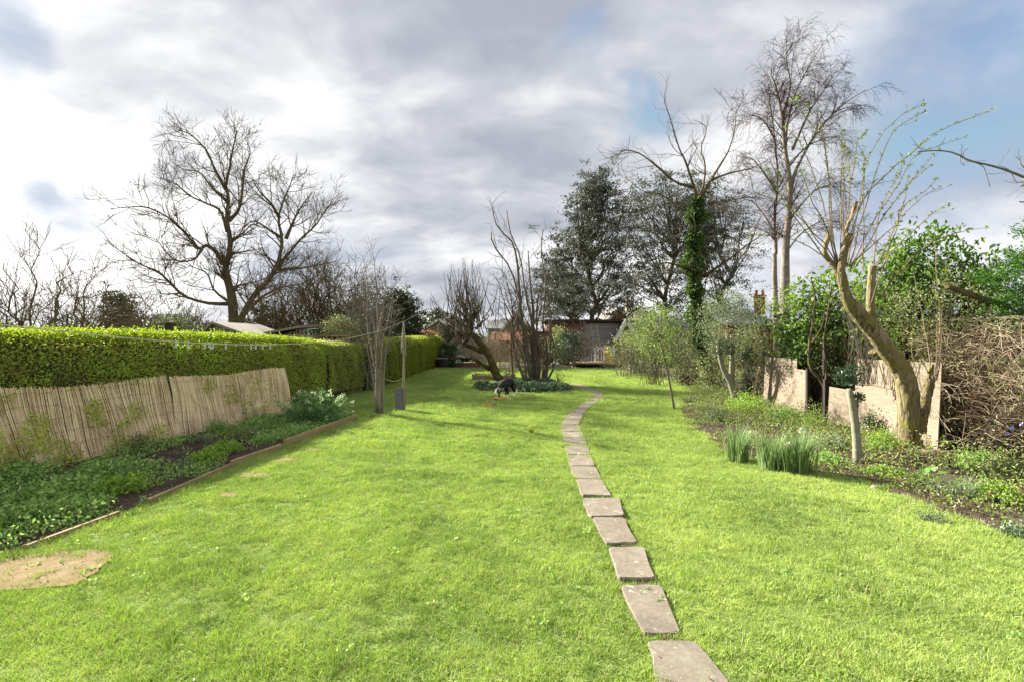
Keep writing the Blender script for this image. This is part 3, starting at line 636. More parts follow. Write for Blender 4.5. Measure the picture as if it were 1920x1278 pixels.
# ---- timber edging
for (a, b, h, lab) in (((45, 1036), (222, 969), .055, 'nearest low edging board, partly sunk in grass'), ((278, 946), (433, 877), .06, 'second edging board, beside the bare purple soil'),
                       ((433, 877), (528, 843), .10, 'short edging board between two longer ones'), ((533, 841), (668, 789), .15, 'tall pale edging board at the far end of the border')):
    A, B = G(*a), G(*b); A[2] = B[2] = h/2; mb = MB()
    mb.beam(A, B, .035, h+.02, tint=rng.uniform(.4, .9)); o = mb.build('edging_board', M['timber']); tag(o, lab, 'board', 'timber boards edging the left border')
# ---- washing line post, sheet, line and pegs
pb = G(757, 770); pb = np.array([pb[0], pb[1], 0]); Yp = pb[1]
root = thing('line_post', 'weathered wooden clothes line post with pulley and coiled rope', 'post', pb)
ptop = P(757, 603, Yp)
mb = MB(); p, r = curve([[pb[0], Yp, 0, .034], [pb[0]+.01, Yp, 1.1, .030], [ptop[0], Yp, ptop[2], .026]], 8, .003); mb.tubes(p, r, 8, cap=True); mb.build('pole', M['post'], root)
mb = MB(); a = np.linspace(0, 2*np.pi, 13); mb.tubes(ptop+np.c_[.035*np.cos(a), 0*a, .035*np.sin(a)-.02], np.full(13, .008), 5); mb.beam(ptop+[0, 0, .02], ptop+[0, 0, -.06], .012, .03); mb.build('pulley', M['wire'], root)
mb = MB()
for dx, l in ((-.045, .75), (-.03, .62), (.045, .85), (.03, .55)):
    q = np.array([ptop+[dx*f*(2-f)*1.3, -.03, -.03-l*f] for f in np.linspace(0, 1, 8)]); mb.tubes(q, np.full(8, .006), 4)
mb.build('hanging_cord', M['rope'], root)
mb = MB(); A = P(755, 705, Yp); 
sheet = np.array([[(x*(1-.32*(1-z))+.0, -.04+.05*math.sin(z*2.2+x*3), z) for x in np.linspace(-.28, .06, 8)] for z in np.linspace(.02, .60, 8)])
sheet[..., 2] += np.where(sheet[..., 0] < -.1, -(np.abs(sheet[..., 0]+.1))*.55*sheet[..., 2], 0); sheet += pb; mb.grid(sheet); back = sheet.copy(); back[..., 1] += .012; mb.grid(back[:, ::-1])
for e in (sheet[0], sheet[-1], sheet[:, 0], sheet[:, -1]): mb.grid([e, e+np.array([0, .012, 0])])
o = mb.build('plastic_sheet', M['greyplastic']); tag(o, 'dark grey plastic sheet wrapped around the foot of the line post', 'plastic sheet')
def line_pts(n=40):
    out = []
    for f in np.linspace(-.35, 1, n):
        y = 3.5+(Yp-3.5)*f; x = -3.73+(pb[0]+3.73)*f
        ff = max(f, -.35); z = 1.92*(1-ff)+ptop[2]*ff-1.75*(ff*(1-ff))*(.76 if ff > 0 else .35)
        out.append((x, y, z))
    return np.array(out)
LP = line_pts(); mb = MB(); mb.tubes(LP, np.full(len(LP), .0055), 5); o = mb.build('clothes_line', M['rope'], loc=tuple(LP[0])); tag(o, 'long pale clothes line sagging across the hedge to the wooden post', 'clothes line')
q = np.array([ptop+(P(838, 553, 21)-ptop)*f+np.array([0, 0, -.25*f*(1-f)]) for f in np.linspace(0, 1, 12)]); mb = MB(); mb.tubes(q, np.full(12, .005), 4); o = mb.build('clothes_line', M['rope']); tag(o, 'second length of line running from the post to the leaning apple tree', 'clothes line')
q = np.array([pb+[0, -.03, 0]+np.array([0, 0, .88])*(1-f)+(P(722, 708, 11.8)-pb)*f+np.array([0, 0, -.35*f*(1-f)]) for f in np.linspace(0, 1, 12)]); mb = MB(); mb.tubes(q, np.full(12, .006), 4); o = mb.build('tie_rope', M['rope']); tag(o, 'slack rope tied low between the post and the twiggy shrub', 'rope')
peg0 = None
PEGL = {330: 'leftmost grey peg on the sagging clothes line', 352: 'second grey peg from the left on the clothes line', 385: 'first of the three close pegs in the middle of the line', 392: 'middle one of the three close pegs on the line',
 400: 'last of the three close pegs in the middle of the line', 424: 'lone peg between the three close pegs and the right-hand pegs', 470: 'first of the four right-hand pegs on the line', 480: 'second of the four right-hand pegs on the line', 492: 'third of the four right-hand pegs on the line', 506: 'rightmost peg on the clothes line, nearest the post'}
for px in (330, 352, 385, 392, 400, 424, 470, 480, 492, 506):
    k = (960-px)/900
    yy = min(LP, key=lambda c: abs(c[0]/max(c[1], .1)+k) if c[1] > 3 else 9)[1]
    for it in range(3): pass
    ys_ = LP[:, 1]; ratio = np.where(LP[:, 1] > 2.9, LP[:, 0]/np.maximum(LP[:, 1], .1), -9); i = np.argsort(np.abs(ratio+k))[:2]; i.sort(); w0 = abs(ratio[i[0]]+k); w1 = abs(ratio[i[1]]+k); c = (LP[i[0]]*w1+LP[i[1]]*w0)/(w0+w1)
    if peg0 is None:
        mb = MB()
        for s_ in (-1, 1): mb.beam(c+[0, s_*.006, .012], c+[0, s_*.009, -.062], .012, .006)
        peg0 = mb.build('clothes_peg', M['peg'], loc=tuple(c)); o = peg0
    else: o = peg0.copy(); COL.objects.link(o); o.location = tuple(c)
    o.rotation_euler = (rng.normal(0, .1), rng.normal(0, .1), 0)
    tag(o, PEGL[px], 'clothes peg', 'pegs on the clothes line')

# ================================================================ TREES
def tree(name, label, cat, loc, limbs, levels, mbark, mtwig, sides=8, group=None, limbname='limb', extra=None):
    """limbs: list of (p,r); levels: list of dicts for grow()"""
    root = thing(name, label, cat, loc, group)
    mb = MB(); mb.tubes(limbs[0][0][None], limbs[0][1][None], max(sides, 8), cap=True, rough=.04); mb.build('trunk', mbark, root, smooth=True)
    for p, r in limbs[1:]:
        mb = MB(); mb.tubes(p[None], r[None], 6, cap=True, rough=.03); mb.build(limbname, mbark, root, smooth=True)
    P_, R_ = stack(limbs, 16); mb = MB(); last = (P_, R_); allp = [last]
    for i, lv in enumerate(levels):
        kw = dict(lv); src = kw.pop('src', None); sd = kw.pop('sides', 3)
        base = last if src is None else allp[src]
        c = grow(base[0], base[1], **kw); allp.append(c); last = c
        if len(c[0]): mb.tubes(c[0], c[1], sd, tint=rng.uniform(0, 1, len(c[0])))
    if extra: extra(mb, allp)
    mb.build('twigs', mtwig, root, kind='stuff'); return root, allp

# ---- big bare tree behind the hedge
Y = 26
def C2(l): return [(430+(160+x/2.6625-430)*.94, 612-(612-160-y/2.6625)*(.87 if y < 1200 else 1)) for x, y in l]     # crown limbs stop short of the twig ends
L = [px_limb([(441, 700)]+C2([(745, 1215), (735, 1060), (720, 980), (700, 900), (700, 860), (715, 800), (725, 700), (705, 600), (715, 470), (700, 400), (720, 300), (735, 200), (760, 80)]), Y, .34, .025, 22, 0),
     px_limb(C2([(690, 850), (650, 780), (600, 740), (550, 760), (510, 700), (440, 620), (380, 570), (280, 520), (180, 520), (90, 530)]), Y, .15, .015, 18, -2.5),
     px_limb(C2([(708, 660), (670, 540), (600, 500), (500, 450), (430, 380), (340, 350)]), Y, .11, .015, 14, 2),
     px_limb(C2([(700, 420), (640, 300), (600, 200), (520, 110), (450, 75)]), Y, .10, .02, 14, -1),
     px_limb([(452, 700)]+C2([(770, 1215), (810, 1100), (860, 1010), (930, 930), (970, 860), (1000, 720), (980, 600), (1000, 500), (1040, 400), (1060, 330)]), Y, .28, .02, 20, 1),
     px_limb(C2([(960, 870), (1030, 790), (1100, 700), (1180, 620), (1240, 520), (1290, 500)]), Y+.5, .13, .015, 14, 2.5),
     px_limb(C2([(1020, 700), (1060, 600), (1100, 520), (1160, 430)]), Y+.7, .12, .02, 12, 1),
     px_limb(C2([(1000, 700), (930, 650), (850, 600), (790, 640)]), Y+.7, .10, .02, 12, -1.5),
     px_limb(C2([(985, 580), (940, 500), (880, 430), (840, 360)]), Y+.7, .10, .02, 12, -2),
     px_limb(C2([(980, 880), (1100, 870), (1200, 850), (1290, 830)]), Y+.6, .10, .02, 12, 3),
     px_limb(C2([(722, 1075), (600, 1070), (480, 1030), (400, 950), (340, 890), (250, 850), (150, 780), (50, 700)]), Y, .13, .015, 16, -3),
     px_limb(C2([(575, 758), (530, 820), (450, 830), (390, 790), (330, 700)]), Y-.8, .08, .015, 12, -1.5),
     px_limb(C2([(735, 705), (790, 670), (840, 620), (900, 640)]), Y, .08, .015, 10, 1.5),
     px_limb(C2([(715, 600), (770, 530), (790, 400), (800, 300), (830, 200), (800, 120)]), Y, .12, .015, 14, 1.5),
     px_limb(C2([(820, 1110), (900, 1030), (1000, 980), (1100, 960), (1200, 900)]), Y, .12, .015, 12, 2),
     px_limb(C2([(740, 1080), (640, 1000), (600, 900), (520, 860), (470, 800)]), Y, .09, .015, 12, 2),
     px_limb(C2([(700, 480), (620, 400), (560, 320), (470, 300), (400, 250)]), Y, .08, .012, 12, 1.5)]
tree('bare_tree', 'large bare spreading tree with forked trunk behind the hedge on the left', 'tree', P(440, 660, Y)*[1, 1, 0], L,
     [dict(per_m=2.9, ang=(.5, 1.1), length=2.1, n=6, wig=.16, trop=(0, 0, .16), rs=.5, rmin=.016, t0=.18, rcap=.06, sides=4),
      dict(per_m=2.9, ang=(.4, 1.0), length=1.15, n=5, wig=.16, trop=(0, 0, .12), rs=.6, rmin=.011, t0=.15),
      dict(per_m=4.2, ang=(.4, 1.0), length=.7, n=4, wig=.16, trop=(0, 0, .1), rs=.7, rmin=.008, t0=.1, lmin=.2, tipk=1)], M['bark'], M['twig'])
# ---- birch
Y = 30
def C4(l): return [(1474+(1360+x/2.3676-1474)*.95, 620-(600-y/2.3676)*.935) for x, y in l]
L = [px_limb([(1473, 696)]+C4([(265, 1200), (270, 1000), (285, 850), (285, 700), (265, 560), (250, 400), (220, 260), (195, 200)]), Y, .36, .03, 20),
     px_limb(C4([(265, 560), (275, 450), (310, 300), (370, 180), (440, 60)]), Y, .12, .015, 14, 1),
     px_limb(C4([(288, 760), (320, 650), (400, 500), (480, 400), (560, 330), (640, 280)]), Y, .15, .015, 16, -1),
     px_limb([(1457, 694)]+C4([(215, 1100), (222, 1050), (215, 900), (230, 700), (215, 500), (195, 350), (180, 200)]), Y+1, .2, .02, 18, 1),
     px_limb(C4([(300, 560), (380, 380), (460, 260), (520, 160)]), Y, .10, .015, 12, 1.5),
     px_limb(C4([(220, 520), (170, 430), (120, 400), (80, 410)]), Y+1, .08, .012, 10, -1.5),
     px_limb(C4([(255, 420), (290, 260), (270, 130), (290, 70)]), Y, .08, .012, 10, -1),
     px_limb(C4([(285, 640), (350, 560), (420, 520), (500, 500), (560, 560)]), Y, .07, .012, 12, 1),
     px_limb(C4([(225, 760), (150, 650), (100, 600), (50, 620)]), Y+1, .08, .012, 12, -1),
     px_limb(C4([(215, 950), (150, 850), (90, 800), (20, 830)]), Y+1, .07, .012, 12, 1),
     px_limb(C4([(285, 900), (360, 800), (430, 740), (520, 740), (600, 800)]), Y, .07, .012, 12, -1),
     px_limb(C4([(270, 1050), (340, 960), (450, 900), (600, 930), (680, 1000)]), Y, .06, .012, 12, 1)]
tree('birch_tree', 'very tall bare birch with drooping purplish twigs at the right', 'tree', P(1472, 660, Y)*[1, 1, 0], L,
     [dict(per_m=2.6, ang=(.35, .8), length=1.9, n=6, wig=.1, trop=(0, 0, .04), rs=.5, rmin=.014, t0=.22, rcap=.045),
      dict(per_m=3.4, ang=(.5, 1.1), length=1.3, n=5, wig=.12, trop=(0, 0, -.22), rs=.6, rmin=.009, t0=.2),
      dict(per_m=5.0, ang=(.4, 1.0), length=1.0, n=5, wig=.1, trop=(0, 0, -.5), rs=.7, rmin=.007, t0=.1, lmin=.3, tipk=1)], M['birchbark'], M['birchtwig'])
# ---- ivy-clad tree
Y = 18
def C3(l): return [(1000+x/3.759, 280+y/3.759) for x, y in l]
IVT = px_limb([(1334, 724), (1325, 680), (1315, 640), (1308, 590), (1302, 540), (1301, 490), (1303, 440), (1304, 400), (1309, 372)], Y, .20, .09, 18)
L = [IVT,
     px_limb(C3([(1160, 350), (1110, 200), (1070, 80), (1030, 0)])+[(1262, 240), (1245, 190)], Y, .075, .01, 14, -1),
     px_limb(C3([(1180, 340), (1250, 220), (1330, 90), (1380, 0)])+[(1378, 240), (1380, 200)], Y, .07, .01, 14, 1),
     px_limb(C3([(1130, 270), (1000, 230), (880, 130), (750, 30), (630, 10)])+[(1155, 300)], Y, .055, .01, 14, -1.5),
     px_limb(C3([(1250, 215), (1400, 165), (1550, 130)])+[(1440, 300)], Y, .05, .01, 12, 1),
     px_limb(C3([(1200, 900), (1300, 830), (1400, 760), (1500, 680), (1650, 580)]), Y, .07, .012, 12, -1.5),
     px_limb(C3([(1060, 655), (930, 650), (850, 590), (720, 575), (600, 630)]), Y, .045, .01, 12, -1),
     px_limb(C3([(1190, 450), (1330, 380), (1500, 340), (1640, 350)]), Y, .045, .01, 12, 1),
     px_limb(C3([(1060, 430), (900, 320), (780, 300), (650, 200)]), Y, .045, .01, 12, 1),
     px_limb(C3([(1190, 640), (1350, 600), (1480, 680), (1600, 700)]), Y, .04, .01, 12, 1),
     px_limb(C3([(1100, 850), (950, 800), (800, 830), (650, 840)]), Y, .05, .01, 12, -1),
     px_limb(C3([(1160, 350), (1200, 250), (1210, 100), (1180, 0)])+[(1325, 240), (1300, 225)], Y, .055, .01, 12, 1)]
rt, ap = tree('ivy_clad_tree', 'bare tree whose leaning trunk is wrapped in glossy green ivy', 'tree', G(1333, 725)*[1, 1, 0], L,
     [dict(per_m=2.2, ang=(.4, 1.0), length=1.7, n=6, wig=.15, trop=(0, 0, .1), rs=.5, rmin=.009, t0=.2, rcap=.03),
      dict(per_m=3.4, ang=(.4, 1.1), length=.8, n=5, wig=.16, trop=(0, 0, .06), rs=.6, rmin=.006, t0=.15),
      dict(per_m=1.6, ang=(.4, 1.1), length=.4, n=4, wig=.16, trop=(0, 0, .05), rs=.7, rmin=.005, t0=.15, lmin=.15)], M['bark'], M['greytwig'])
mb = MB(); p, r = IVT; n = 11000; u = rng.uniform(.10, 1, n)**.9*(len(p)-1.001); i = u.astype(int); f = (u-i)[:, None]; c = p[i]*(1-f)+p[i+1]*f
a = rng.uniform(0, 6.28, n); wd = .10*vnoise(np.c_[u*.9, np.cos(a)*2, np.sin(a)*2], 1.1, 71)+.28+.10*np.sin(u*1.3)+.12*np.sin(u*3.1+1)+.05*np.clip(u/17-.75, 0, 1)*4; wd = wd*(.45+.55*np.clip((u-2)/3, 0, 1))*np.clip((17.2-u)/2.2, .35, 1)
q = c+np.c_[np.cos(a), np.sin(a), 0*a]*(wd*rng.uniform(.5, 1.1, n))[:, None]+rng.normal(0, .04, (n, 3)); mb.leaves(q, .11, np.c_[np.cos(a), np.sin(a), -.4+0*a], aspect=.75)
mb.build('ivy', M['ivy'], rt, kind='stuff')
# ---- leaning apple tree
Y = 21.5
def C3b(l): return [(780+x/5.809, 560+y/5.809) for x, y in l]
L = [px_limb([(936, 716)]+C3b([(870, 830), (840, 740), (800, 640), (740, 540), (680, 470), (640, 420), (600, 360), (610, 260), (640, 160), (650, 90)]), Y, .26, .07, 20),
     px_limb(C3b([(725, 580), (640, 540), (560, 510), (520, 490), (560, 440), (610, 380)]), Y, .12, .07, 12, -.5),
     px_limb(C3b([(800, 760), (720, 710), (640, 660), (580, 635)]), Y, .12, .06, 10, -.6),
     px_limb(C3b([(600, 380), (500, 400), (430, 350), (380, 300), (330, 290)]), Y, .06, .02, 12, -.6),
     px_limb(C3b([(610, 300), (540, 200), (480, 150), (420, 150)]), Y, .06, .02, 12, .5),
     px_limb(C3b([(660, 330), (720, 260), (780, 210), (800, 170)]), Y, .05, .02, 12, .5),
     px_limb(C3b([(640, 200), (700, 120), (720, 60)]), Y, .05, .02, 10, -.4),
     px_limb(C3b([(590, 240), (560, 130), (540, 50)]), Y, .05, .02, 10, .4)]
def apple_shoots(mb, ap):
    n = 95; s_ = np.array([P(880+rng.normal(0, 22), 612+rng.normal(0, 18), Y+rng.normal(0, .5)) for _ in range(n)]); pxs = (s_[:, 0]*900/s_[:, 1]+960)
    tips = []
    for k in range(n):
        fx_ = (pxs[k]-880)/45; tx = 872+np.clip(fx_+rng.normal(0, .45), -1.25, 1.25)*52; ty = 480+abs(tx-875)**1.5*.085+rng.uniform(0, 60); tips.append(P(tx, ty, Y+rng.normal(0, 1)))
    stems(mb, s_, tips, .022, .007, 8, .03, 4, bow=-.10)
tree('leaning_apple_tree', 'old mossy apple tree leaning left over the lawn with upright shoots', 'tree', G(934, 715), L,
     [dict(per_m=3.0, ang=(.6, 1.3), length=1.1, n=6, wig=.3, trop=(0, 0, .05), rs=.5, rmin=.012, t0=.35, rcap=.035, src=0),
      dict(per_m=3.0, ang=(.5, 1.2), length=.6, n=5, wig=.3, trop=(0, 0, .2), rs=.6, rmin=.008, t0=.15),
      dict(per_m=2.5, ang=(.5, 1.2), length=.35, n=4, wig=.2, trop=(0, 0, .2), rs=.7, rmin=.006, t0=.15)], M['mossbark'], M['twig'], extra=apple_shoots)
# ---- many-stemmed tree in the island bed
Y = 19.3
L = [px_limb(l, Y+dy, r0, .02, 14, d2) for l, dy, r0, d2 in (
    ([(998, 722), (990, 680), (985, 640), (978, 600), (975, 560), (972, 520), (968, 480), (958, 450), (935, 430), (924, 400)], 0, .10, -.5),
    ([(1003, 722), (1000, 680), (997, 640), (1000, 590), (995, 540), (992, 500), (990, 470)], .3, .11, 0),
    ([(1008, 722), (1012, 680), (1008, 640), (1006, 600), (1010, 550), (1022, 520), (1020, 500)], .5, .09, .4),
    ([(1014, 722), (1022, 690), (1026, 650), (1018, 610), (1022, 560), (1024, 520)], .2, .07, .5),
    ([(990, 722), (975, 690), (965, 660), (962, 620), (975, 575), (968, 540), (955, 500), (925, 460), (921, 435)], -.3, .08, -1),
    ([(1020, 722), (1038, 690), (1042, 660), (1032, 620), (1030, 560), (1015, 480), (1018, 430)], .1, .06, .6),
    ([(984, 722), (985, 690), (970, 640), (950, 600), (945, 560)], -.2, .05, -.5),
    ([(1005, 722), (1006, 650), (996, 600), (985, 550), (975, 480), (958, 440), (950, 395)], .1, .06, .8))]
for k in range(20):
    b_ = rng.uniform(-1, 1); x0_ = 1003+22*b_; t_ = 985+70*np.clip(b_*.7+rng.normal(0, .5), -1, 1); ht = rng.uniform(455, 590)
    L.append(px_limb([(x0_, 722), (x0_+6*b_, 680), ((x0_+t_)/2+8*b_, 625), (t_, (ht+600)/2), (t_+rng.normal(0, 8), ht)], Y+rng.normal(0, .35), rng.uniform(.018, .04), .008, 12, rng.normal(0, .5)))
tree('multi_stem_tree', 'bare many stemmed tree rising from the ivy island in the lawn', 'tree', G(1005, 722), L,
     [dict(per_m=1.5, ang=(.3, .9), length=1.5, n=6, wig=.12, trop=(0, 0, .12), rs=.5, rmin=.009, t0=.15, rcap=.025),
      dict(per_m=3.0, ang=(.4, 1.2), length=.75, n=5, wig=.15, trop=(0, 0, -.1), rs=.6, rmin=.006, t0=.15),
      dict(per_m=2.2, ang=(.4, 1.2), length=.4, n=4, wig=.2, trop=(0, 0, -.2), rs=.7, rmin=.005, t0=.15, lmin=.15)], M['stembark'], M['twig'], limbname='stem')
# weeping small tree left of it
Y = 21
L = [px_limb([(962, 712), (960, 680), (958, 640), (962, 600), (958, 560), (950, 530)], Y, .06, .02, 12),
     px_limb([(962, 600), (945, 565), (938, 540), (930, 520)], Y, .03, .01, 8, -.5), px_limb([(960, 580), (975, 545), (990, 520)], Y, .03, .01, 8, .5)]
tree('weeping_tree', 'small weeping tree with drooping twigs between apple and many stemmed tree', 'tree', G(962, 713), L,
     [dict(per_m=2.4, ang=(.6, 1.2), length=1.3, n=6, wig=.12, trop=(0, 0, -.25), rs=.5, rmin=.009, t0=.45, rcap=.02),
      dict(per_m=4.5, ang=(.4, 1.2), length=.9, n=6, wig=.12, trop=(0, 0, -.6), rs=.6, rmin=.006, t0=.15)], M['bark'], M['twig'], limbname='limb')
# ---- twiggy shrub at the end of the border
Y = G(711, 777)[1]
L = [px_limb(l, Y+dy, r0, .006, 12, d2) for l, dy, r0, d2 in (
    ([(711, 779), (709, 740), (707, 700), (704, 650), (700, 600), (690, 560), (672, 520)], 0, .045, -.5),
    ([(708, 779), (706, 730), (706, 680), (708, 630), (708, 590), (706, 540), (700, 480)], .06, .05, 0),
    ([(714, 779), (715, 730), (716, 690), (718, 640), (728, 600), (735, 560), (745, 520)], 0, .04, .3),
    ([(712, 779), (713, 730), (712, 680), (714, 630), (716, 590), (724, 545), (720, 500)], -.06, .045, .4),
    ([(716, 779), (719, 720), (722, 670), (730, 625), (735, 585), (738, 560)], 0, .035, 0),
    ([(706, 779), (702, 740), (698, 700), (690, 660), (680, 630), (670, 610)], 0, .03, -.4),
    ([(712, 690), (710, 620), (720, 580), (735, 570), (748, 558)], 0, .028, -.4),
    ([(706, 700), (695, 650), (688, 600), (690, 540), (680, 480)], .1, .03, .2))]
tree('twiggy_shrub', 'tall bare twiggy shrub with tight stems at the border end', 'shrub', G(711, 779), L,
     [dict(per_m=3.2, ang=(.2, .8), length=.85, n=6, wig=.12, trop=(0, 0, .05), rs=.5, rmin=.0045, t0=.2, rcap=.012),
      dict(per_m=3.6, ang=(.4, 1.2), length=.5, n=5, wig=.16, trop=(0, 0, -.05), rs=.6, rmin=.0035, t0=.15),
      dict(per_m=3.5, ang=(.4, 1.2), length=.25, n=4, wig=.2, trop=(0, 0, -.1), rs=.7, rmin=.003, t0=.15, lmin=.1)], M['greytwig'], M['greytwig'], sides=6, limbname='stem')
# ---- bare bush far left behind the hedge, brown scrub, etc.
def scrub(name, label, cat, px, Y, top, wpx, nst, mb_, mt_, per=1.4, length=1.6, r0=.05, rm=.008, group=None, leafy=0, lm=None, droop=.0, z0=.0, spreadb=.5, depth=None, shape=1.5):
    base = P(px, 639, Y); base[2] = z0; L = []; hw = wpx*Y/F; hh = H-(top-HY)*Y/F; depth = depth or hw
    for k in range(nst):
        u = rng.uniform(-1, 1); v = rng.uniform(-1, 1); hz = (z0+(hh-z0)*(1-.55*abs(u)**shape)*rng.uniform(.62, 1.)); b = base+[u*spreadb*hw, v*depth*.4, 0]
        tp = np.array([base[0]+u*hw*rng.uniform(.75, 1), Y+v*depth, hz]); m_ = b*.45+tp*.55; m_[2] += (hz-z0)*.12; m_[0] -= u*hw*.12
        L.append(curve([[*b, r0*rng.uniform(.6, 1)], [*(m_+rng.normal(0, .06*hw, 3)), r0*.5], [*tp, r0*.15]], 10, .02*hh))
    root = thing(name, label, cat, base, group)
    P_, R_ = stack(L, 10); mb = MB(); mb.tubes(P_, R_, 5, tint=rng.uniform(0, 1, nst)); mb.build('stems', mb_, root)
    mb = MB(); c1 = grow(P_, R_, per, (.3, .9), length, 6, .14, (0, 0, .12-droop), .5, rm*1.3, .15); mb.tubes(*c1, 3, tint=rng.uniform(0, 1, len(c1[0])))
    c2 = grow(c1[0], c1[1], per*1.5, (.4, 1.1), length*.5, 5, .16, (0, 0, .08-droop), .6, rm, .15); mb.tubes(*c2, 3, tint=rng.uniform(0, 1, len(c2[0])))
    mb.build('twigs', mt_, root, kind='stuff')
    if leafy:
        c = c2[0] if len(c2[0]) else c1[0]; i = rng.integers(0, len(c), leafy); j = rng.integers(1, c.shape[1], leafy); mb = MB(); mb.leaves(c[i, j]+rng.normal(0, .03, (leafy, 3)), .05 if Y < 14 else .09); mb.build('leaves', lm, root, kind='stuff')
    return root, (c1, c2)
scrub('bare_bush', 'big bare rounded bush at the far left behind the hedge', 'bush', 55, 13.5, 440, 150, 42, M['twigbrown'], M['twigbrown'], 2.4, 1.5, .05, .007, shape=1.2)
scrub('bare_bush', 'low arching bare bush to the right of the far left bush', 'bush', 190, 17, 545, 90, 30, M['twigbrown'], M['twigbrown'], 2.4, 1.5, .04, .008)
scrub('bare_bush', 'tangled bare bush left of the big forked tree', 'bush', 320, 20, 560, 110, 34, M['twigbrown'], M['twigbrown'], 2.2, 1.6, .04, .009)
scrub('bare_bush', 'brown thicket between the big tree and the shrub dome', 'bush', 540, 22, 505, 90, 40, M['twigbrown'], M['twigbrown'], 2.4, 1.7, .06, .010)
scrub('bare_bush', 'brown rounded thicket right of the big tree crown', 'bush', 625, 24, 470, 95, 44, M['twigbrown'], M['twigbrown'], 2.3, 1.8, .06, .010, leafy=0)
scrub('bare_bush', 'grey bare bush behind the twiggy shrub', 'bush', 690, 17, 480, 50, 20, M['greytwig'], M['greytwig'], 1.8, 1.4, .03, .008)
# evergreens
def evergreen(name, label, px, Y, top, bot, wpx, m, n, per, size, trunkpx=None, group=None, shape='cone', spread=.35, cat='tree', shell=.35, nlimb=10):
    base = P(px, 639, Y); base[2] = 0; root = thing(name, label, cat, base, group); hh = H-(top-HY)*Y/F; lo = H-(bot-HY)*Y/F; hw = wpx*Y/F
    top_p = np.array([base[0]+rng.normal(0, .03)*hw, Y, hh*.97]); r0 = .012*hh+.05
    mb = MB(); p, r = curve([[*base, r0], [base[0]+rng.normal(0, .08*hw), Y, hh*.45, r0*.7], [*top_p, .02]], 12, .02*hh); mb.tubes(p, r, 8); mb.build('trunk', M['bark'], root, smooth=True)
    cs = []
    for k in range(n):
        f = rng.uniform(0, 1)**.9; z = lo+(hh-lo)*f
        w = {'cone': (1-f)**.75*1.0+.10, 'round': math.sqrt(max(.02, 1-(2*f-1)**2)), 'dome': math.sqrt(max(.02, 1-f*f)), 'column': (1-f**3)*.9+.1}[shape]*hw
        a = rng.uniform(0, 6.28); q = rng.uniform(shell, 1.0)*rng.uniform(.75, 1.12); cs.append([base[0]+math.cos(a)*w*q, Y+math.sin(a)*w*q, z])
    cs = np.array(cs); zt = np.clip(cs[:, 2]*.72, .3, None)/hh*(len(p)-1.01); at_ = p[zt.astype(int)]
    idx = np.repeat(np.arange(n), rng.poisson(per, n)); sub = rng.integers(0, 4, len(idx)); off = rng.normal(0, spread*1.3, (n, 4, 3))*[1, 1, .6]; ff = rng.uniform(.6, 1.05, (n, 4))
    cen = at_[idx]+(cs[idx]-at_[idx])*ff[idx, sub][:, None]+off[idx, sub]
    q = cen+rng.normal(0, spread*.5, (len(idx), 3))*[1, 1, .42]; q[:, 2] = np.maximum(q[:, 2], .05)
    ct = rng.uniform(0, 1, (n, 4)); mb = MB(); mb.leaves(q, size, aspect=.55, tint=np.clip(ct[idx, sub]*.5+rng.uniform(0, .5, len(idx)), 0, 1)); mb.build('crown', m, root, kind='stuff')
    if nlimb:
        s_ = cs[rng.integers(0, n, nlimb*4)]; zt = np.clip(s_[:, 2]*.75, .3, None)/hh*(len(p)-1.01); i = zt.astype(int); mb = MB(); stems(mb, p[i], s_, r0*.28, .02, 7, .08, 4, bow=-.06); mb.build('branches', M['bark'], root, kind='stuff')
    return root
evergreen('evergreen_oak', 'tall dark grey green evergreen tree left of the pair behind the sheds', 1120, 44, 318, 590, 140, M["oak"], 240, 115, .20, shape='cone', spread=.55, nlimb=16)
evergreen('evergreen_oak', 'low dark spreading evergreen left of the tallest dark tree', 1062, 46, 440, 600, 66, M['oak'], 90, 130, .20, shape='round', spread=.55, nlimb=8)
evergreen('evergreen_oak', 'broad dark evergreen tree behind the ivy clad trunk', 1240, 47, 325, 590, 122, M['oak'], 200, 105, .20, shape='round', spread=.6, nlimb=16)
evergreen('evergreen_oak', 'dark evergreen to the right of the ivy clad trunk', 1350, 50, 340, 600, 85, M['oak'], 130, 100, .20, shape='round', spread=.6, nlimb=12)
evergreen('evergreen_oak', 'thin dark evergreen crown just behind the top of the ivy', 1310, 46, 325, 480, 55, M['oak'], 70, 120, .2, shape='round', spread=.5, nlimb=6)
evergreen('yew_tree', 'dense dark yew behind the clothes line post', 745, 34, 548, 640, 58, M['yew'], 150, 90, .17, shape='dome', spread=.42, nlimb=0)
evergreen('yew_tree', 'dark evergreen mass low behind the shrub dome', 660, 36, 572, 640, 60, M['yew'], 100, 90, .17, shape='dome', spread=.42, nlimb=0)
evergreen('holly_bush', 'very dark glossy bush between the forked trunk and the thicket', 492, 24, 572, 640, 26, M['yew'], 40, 90, .12, shape='round', spread=.28, nlimb=0, cat='bush')
evergreen('holly_bush', 'greyish evergreen bush beside the black post behind the hedge', 330, 19, 588, 640, 40, M['hollyvar'], 50, 70, .09, shape='dome', spread=.25, nlimb=0, cat='bush')
evergreen('fir_tree', 'small distant fir above the white gabled house', 823, 70, 578, 640, 16, M['farfol'], 60, 40, .35, shape='cone', spread=.4, nlimb=0)
evergreen('fir_tree', 'tallest of three distant firs low at the left', 208, 60, 544, 640, 12, M['farfol'], 60, 40, .30, shape='cone', spread=.4, nlimb=0)
evergreen('fir_tree', 'middle one of three distant firs low at the left', 228, 62, 548, 640, 9, M['farfol'], 50, 40, .30, shape='cone', spread=.4, nlimb=0)
